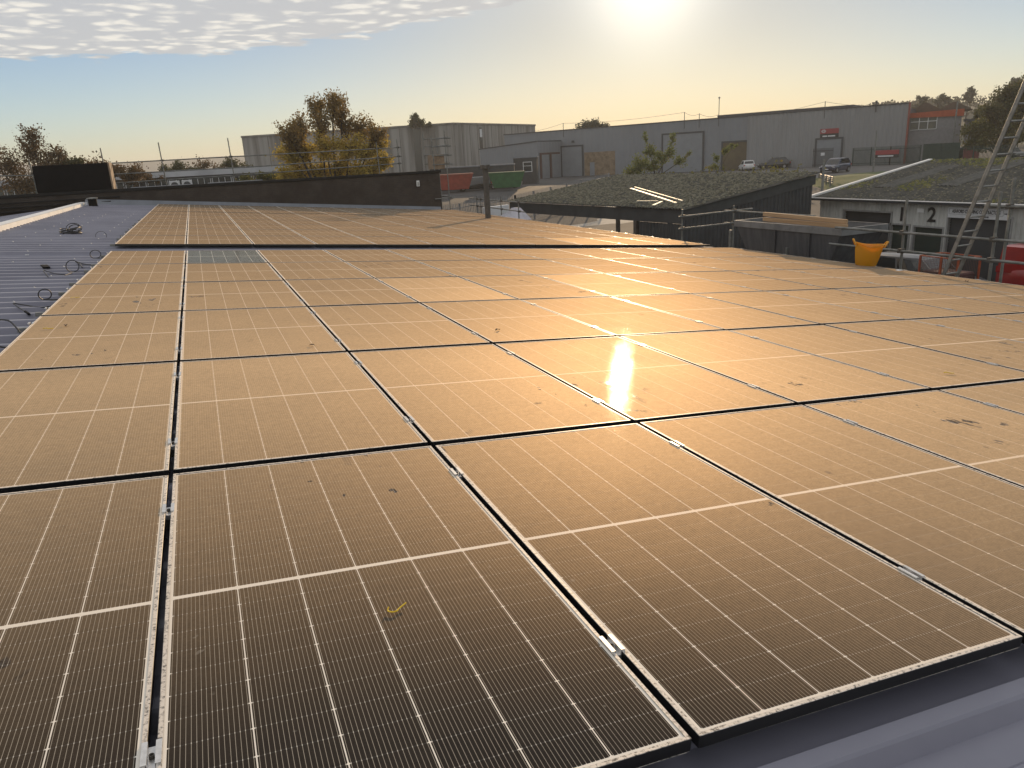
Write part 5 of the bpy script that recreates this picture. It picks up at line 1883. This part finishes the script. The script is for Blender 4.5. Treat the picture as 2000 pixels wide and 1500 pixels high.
def tree(name, label, loc, blobs, mats, trunk_r, seed, leaf, cat='tree', group=None, stems=1, twig=True, bare=0.0, dens=2.6):
    """blobs: (dx,dy,dz,rx,rz,n_leaves,mat_index)"""
    rnd = random.Random(seed)
    rng = np.random.default_rng(seed)
    e = empty(name, loc, label=label, cat=cat, group=group)
    wood = MB()
    sets = {}
    forks = []
    zmin = min(b[2] - b[4] for b in blobs)
    fz = max(0.6, zmin * .55)
    for k in range(stems):
        a = rnd.uniform(0, 6.28)
        top = Vector((rnd.uniform(-.15, .15) * trunk_r * 8 + (k - (stems - 1) / 2) * trunk_r * 4, rnd.uniform(-.1, .1), fz))
        base_ = Vector(((k - (stems - 1) / 2) * trunk_r * 1.6, 0, -.4))
        wood.tube([base_, base_.lerp(top, .5) + Vector((rnd.uniform(-.1, .1), 0, 0)), top], [trunk_r * 1.25, trunk_r, trunk_r * .8], 8)
        forks.append(top)
    for bi, (dx, dy, dz, rx, rz, nl, mi) in enumerate(blobs):
        c = Vector((dx, dy, dz))
        f = min(forks, key=lambda q: (q - c).length)
        mid = f.lerp(c, .5) + Vector((rnd.uniform(-.3, .3), rnd.uniform(-.3, .3), rnd.uniform(-.1, .5))) * rx * .4
        wood.tube([f, mid, c], [trunk_r * .55, trunk_r * .36, trunk_r * .2], 6, cap=False)
        # boughs inside the blob carry the sprays of leaves
        nl = int(nl * dens)
        nb = max(7, int(nl / 75))
        pts = []
        for q in range(nb):
            d = Vector((rnd.gauss(0, 1), rnd.gauss(0, 1), rnd.gauss(0.25, .9)))
            d.normalize()
            L = rnd.uniform(.55, 1.08)
            tip = c + Vector((d.x * rx, d.y * rx, d.z * rz)) * L
            s0 = c.lerp(mid, rnd.uniform(0, .5))
            bend = s0.lerp(tip, .55) + Vector((0, 0, rnd.uniform(0, .15) * rz))
            if twig:
                wood.tube([s0, bend, tip], [trunk_r * .16, trunk_r * .10, trunk_r * .045], 4, cap=False)
            if rnd.random() < bare:
                continue
            m_ = int(nl / nb)
            t = rng.uniform(.2, 1.06, m_)[:, None]
            base_p = (1 - t) * np.array(s0) + t * np.array(tip)
            spread = .21 * (rx + rz) / 2
            pts.append(base_p + rng.normal(0, spread, (m_, 3)) * np.array((1, 1, .8)))
        if pts:
            sets.setdefault(mi, []).append(np.concatenate(pts))
    wood.build('trunk', M_BARK, e, smooth=True)
    for mi, arr in sets.items():
        P = np.concatenate(arr)
        me = leaves_mesh(P, leaf, seed * 7 + mi)
        o = bpy.data.objects.new('crown', me)
        COL.objects.link(o)
        me.materials.append(mats[mi])
        o.parent = e
    return e


def at_px(*a):
    return a


# the golden tree
rnd = random.Random(21)
bl = []
prof_ = [(-3.9, 4.7, 1.0), (-2.6, 4.9, 1.2), (-1.2, 5.0, 1.3), (0.3, 5.1, 1.3), (1.8, 4.9, 1.3), (3.3, 5.0, 1.1), (4.2, 5.6, .8),
         (-3.4, 6.6, 1.1), (-2.1, 6.7, 1.2), (-.6, 6.8, 1.3), (1.0, 6.7, 1.3), (2.5, 6.6, 1.2), (3.7, 6.9, .9)]
for (x, z, r) in prof_:
    bl.append((x + .4, rnd.uniform(-1.6, 1.4), z, r, r * .85, 620, 0))
for (x, z, r) in ((-3.4, 8.0, .95), (-2.2, 8.5, 1.0), (-2.9, 7.4, .9), (-.8, 8.9, 1.15), (.2, 10.0, 1.0), (-.6, 9.9, .8), (1.1, 9.7, .9), (1.4, 8.7, 1.1), (2.6, 8.3, 1.0), (3.3, 7.7, .8)):
    bl.append((x + .4, rnd.uniform(-1.3, 1.2), z, r, r * .9, 430, 1))
tree('autumn_tree', 'broad golden brown autumn tree in front of the concrete hall', (10.35, 60.0, .4), bl, [L_GOLD, L_BROWN], .20, 5, .14, stems=3, dens=2.9)

# trees at the left
tree('bushy_tree', 'tall brownish tree at the left edge behind the black box', (-11.2, 69.0, 0.4),
     [(-1.5, 0, 6.8, 1.6, 1.2, 700, 0), (0.3, .4, 7.9, 1.3, 1.3, 600, 0), (1.4, -.3, 6.8, 1.3, 1.1, 600, 0), (.6, 0, 9.0, .8, .8, 300, 0), (-2.6, 0, 7.8, 1.0, 1.0, 350, 0), (2.2, .2, 7.5, .8, .7, 260, 0), (-.5, 0, 5.3, 2.6, 1.0, 900, 0), (2.4, 0, 5.6, 1.0, .9, 300, 0)],
     [L_BROWND], .17, 9, .13, group='trees and hedges at far left', stems=2)
tree('dark_shrub', 'dark rounded shrub right of the tall brownish left tree', (-8.7, 70.0, 0.4), [(0, 0, 6.6, 1.0, .9, 500, 0), (-.8, 0, 5.6, 1.3, 1.0, 550, 0), (.9, 0, 6.9, .55, .4, 160, 0), (.9, 0, 5.6, .9, .8, 350, 0)], [L_DARK], .12, 12, .16, 'shrub', 'trees and hedges at far left')
tree('brown_hedge_bush', 'reddish brown bush rising behind the black box', (-7.3, 73.5, .5), [(0, 0, 6.2, 1.4, 1.0, 650, 0), (1.5, 0, 5.9, 1.2, .7, 450, 0), (-1.2, 0, 6.0, 1.0, .9, 350, 0), (3.2, 0, 5.6, 1.4, .6, 400, 0)], [L_BROWND], .10, 14, .17, 'bush', 'trees and hedges at far left')
hb = [('bare twiggy bush left of the second scaffold post', -4.2, 79.5, L_BROWND, 6.4, .7, .5), ('small dark conifer-like bush behind the low block', -1.0, 80.0 + 20, L_DARK, 6.9, .9, 0), ('spreading brown green bush behind the low block, middle', 1.8, 101, L_BROWND, 6.9, 1.0, .2),
      ('brown green bush behind the low block, near the concrete hall', 5.0, 101, L_DARK, 6.9, 1.0, .1), ('low dark hedge between the two scaffold posts', -2.4, 101, L_DARK, 6.5, .8, 0)]
for k, (lab, x, y, lm, z, r, br) in enumerate(hb):
    tree('hedge_bush', lab, (x, y, .8), [(-1.2 * r, 0, z - .9 - .8, r * 1.2, r * .8, 320, 0), (0, 0, z - .8, r * 1.1, r * .85, 420, 0), (1.3 * r, .2, z - .9 - .6, r * 1.1, r * .7, 300, 0), (2.3 * r, 0, z - 1.6, r, r * .6, 220, 0)], [lm], .08, 30 + k, .17, 'bush', 'trees and hedges at far left', bare=br)
tree('yellow_shrub', 'low yellow green shrub showing over the parapet left of the golden tree', (4.6, 66.5, .4), [(0, 0, 4.6, .9, .6, 300, 0), (1.4, 0, 4.7, .9, .5, 300, 0), (2.6, 0, 4.5, .9, .5, 300, 0)], [L_YEL], .07, 41, .16, 'shrub')
# bush growing on the hall roof, tree beyond the warehouse roof
tree('roof_bush', 'dark bush growing on the corner of the concrete hall roof', (45.2, 153.8 + 4, 13.0), [(0, 0, 1.2, 1.4, 1.2, 500, 0), (1.2, 0, .7, 1.3, .8, 350, 0), (-.7, 0, .6, 1.0, .7, 250, 0), (3.0, 0, .4, .8, .5, 120, 0), (.2, 0, 2.2, .7, .7, 150, 0)], [L_DARK], .08, 43, .27, 'bush')
tree('far_tree', 'rounded hazy treetop showing above the warehouse roof', (86.5, 156, 2.0), [(-2.2, 0, 9.3, 1.9, 1.6, 600, 0), (0, 0, 10.0, 2.0, 1.5, 700, 0), (2.2, 0, 9.4, 1.8, 1.4, 600, 0), (0, 0, 7.6, 3, 1.6, 500, 0)], [L_HILL], .25, 44, .34)
# sapling behind the mossy shed
tree('sapling', 'thin leafy sapling rising behind the mossy shed roof', (49.4, 73.8, gz(49.4, 73.8)),
     [(-2.0, .8, 2.2, 1.3, 1.0, 380, 0), (-.6, .2, 2.0, 1.2, .9, 380, 0), (-.9, .3, 3.6, .9, .9, 240, 0), (-1.2, .4, 5.1, .4, .6, 70, 0), (.6, -.2, 2.6, 1.0, .9, 260, 0), (1.6, -.5, 3.5, .8, 1.0, 170, 0), (1.9, -.7, 4.9, .5, .6, 80, 0), (2.7, -1.0, 2.2, .9, .7, 150, 0), (-2.6, 1, 1.4, 1.3, .8, 300, 0), (3.6, -1.3, 2.9, .5, .5, 50, 0)], [L_GREEN], .07, 51, .19, stems=2, dens=2.0)
tree('sapling', 'sparse leafy branch right of the other sapling by the open doorway', (54.6, 69.6, gz(54.6, 69.6)), [(0, 0, 2.4, .6, .5, 90, 0), (.9, -.3, 3.3, .6, .35, 90, 0), (1.6, -.6, 3.7, .5, .3, 50, 0), (-.4, .2, 1.4, .6, .6, 90, 0)], [L_GREEN], .05, 52, .18)
# rough grass and weeds along the back of the shed
wd_ = []
rng = np.random.default_rng(8)
for k in range(2600):
    t = rng.uniform(0, 1)
    p = np.array((42.0, 71.5)) + (np.array((58.5, 60.5)) - np.array((42.0, 71.5))) * t + rng.normal(0, .8, 2)
    wd_.append((p[0], p[1], gz(p[0], p[1]) + abs(rng.normal(0, .45)) * (1 + .8 * math.sin(t * 9) ** 2)))
me = leaves_mesh(wd_, .26, 77)
o = bpy.data.objects.new('weeds', me)
COL.objects.link(o)
me.materials.append(L_YEL)
tag(o, kind='stuff')
# right hand trees
tree('large_tree', 'large leafy tree at the right edge behind the ladder', (93.5, 64.0, 1.6),
     [(-3.2, 1.5, 4.2, 1.8, 1.6, 700, 0), (-1.8, 1, 6.2, 1.8, 1.5, 700, 1), (0, 0, 5.0, 2.4, 2.2, 900, 0), (-.6, .2, 8.2, 1.7, 1.4, 650, 1), (1.6, -.6, 7.4, 2.2, 1.9, 900, 1), (1.2, -.6, 9.2, 1.5, 1.2, 500, 1), (3.5, -1.5, 5.5, 2.4, 2.6, 900, 1), (-3.0, 1.6, 2.6, 1.6, 1.0, 400, 0), (3.5, -1.5, 8.4, 1.8, 1.4, 500, 1), (0, 0, 3.0, 3, 1.0, 500, 0)], [L_YEL, L_DARK], .3, 61, .27)
tree('young_tree', 'small yellow green tree with a dark middle right of the red banded building', (97.5, 70.8, 1.8), [(0, 0, 5.0, 1.1, 1.3, 420, 1), (-1.0, .5, 4.2, .8, 1.0, 300, 0), (.5, -.3, 3.6, 1.0, 1.0, 300, 1), (-.3, 0, 6.4, .7, .8, 200, 0), (1.1, -.6, 4.6, .8, 1.0, 220, 0)], [L_YEL, L_DARK], .12, 62, .25)
# wooded hill behind on the right
hl = MB()
NN = 40
b0 = hl.P([])
for j in range(9):
    for i in range(NN + 1):
        t = i / NN
        az = R(38 + 42 * t)
        D = 230 + j * 40
        hgt = (0.5 - 0.5 * math.cos(PI * min(1, j / 6))) * (3 + 13 * min(1, max(0, (t - .05) / .14)) + 7 * t)
        hl.P([(.28 + D * math.sin(az), -1.13 + D * math.cos(az), 1.5 + hgt + 1.2 * mnoise.noise((t * 9, j * .4, 0)))])
for j in range(8):
    for i in range(NN):
        q = b0 + j * (NN + 1) + i
        hl.f.append((q, q + 1, q + NN + 2, q + NN + 1))
tag(hl.build('hill', mat('hill_ground', (0.05, 0.055, 0.03), (0.04, 0.045, 0.025), rough=0.95, scale=.05), smooth=True), kind='structure')
rng = np.random.default_rng(5)
P = []
for k in range(430):
    t = rng.uniform(.0, 1)
    j = rng.uniform(1.2, 7)
    az = R(38 + 42 * t)
    D = 230 + j * 40
    hgt = (0.5 - 0.5 * math.cos(PI * min(1, j / 6))) * (3 + 13 * min(1, max(0, (t - .05) / .14)) + 7 * t)
    c = np.array((.28 + D * math.sin(az), -1.13 + D * math.cos(az), 1.5 + hgt + 2.0))
    r = rng.uniform(2.2, 4.2)
    d = rng.normal(size=(75, 3))
    d /= np.linalg.norm(d, axis=1)[:, None]
    P.append(c + d * np.array((r, r, r * .85)) * rng.uniform(.75, 1.05, (75, 1)))
me = leaves_mesh(np.concatenate(P), 1.15, 3)
o = bpy.data.objects.new('hill_wood', me)
COL.objects.link(o)
me.materials.append(L_HILL)
tag(o, kind='stuff')
for k, (x, y, z, lab, br) in enumerate(((199.9, 165.5, 12.2, 'airy tree standing up on the hill skyline, left of three', .2), (204.2, 161.8, 12.5, 'airy tree on the hill skyline, middle of three', .25), (208.5, 157.0, 14.0, 'bare open tree on the hill skyline above the white pole', .55), (214.5, 148.0, 15.5, 'tree on the hill skyline just left of the large right tree', .2))):
    tree('skyline_tree', lab, (x, y, z - 5.5), [(-1.5, 0, 7.6, 1.5, 1.2, 110, 0), (.3, 0, 9.2, 1.7, 1.3, 130, 0), (1.8, 0, 8.0, 1.5, 1.2, 110, 0), (0, 0, 6.6, 1.6, 1.0, 90, 0)], [L_HILL], .22, 70 + k, .62, group='trees on the hill skyline', bare=br)
# distant ridge at the left
dr = MB()
b0 = 0
for i in range(61):
    az = R(-42 + 90 * i / 60)
    for D, hh in ((1350, -4), (1500, 38 + 5 * mnoise.noise((i * .21, 3, 0)) + 2 * mnoise.noise((i * .9, 1, 0))), (1700, -10)):
        dr.P([(D * math.sin(az), D * math.cos(az), hh)])
for i in range(60):
    for q in (0, 1):
        a = i * 3 + q
        dr.f.append((a, a + 3, a + 4, a + 1))
tag(dr.build('distant_hills', mat('far_hill', (0.055, 0.065, 0.05), (0.07, 0.075, 0.06), rough=1, scale=.01), smooth=True), kind='structure')

# ------------------------------------------------------------------ morning haze
hzm = bpy.data.materials.new('morning_haze')
hzm.use_nodes = True
ht = hzm.node_tree
ht.nodes.clear()
gh = G(ht)
pvn = gh.n('ShaderNodeVolumePrincipled', ins={'Color': (0.95, 0.95, 0.95, 1), 'Density': 0.00045, 'Anisotropy': 0.25})
gh.n('ShaderNodeOutputMaterial', ins={'Volume': pvn.outputs[0]})
hb_ = MB().box(-1650, 1650, -70, 2050, -26, 49).build('haze', hzm)
tag(hb_, kind='stuff')
sc.cycles.volume_bounces = 0
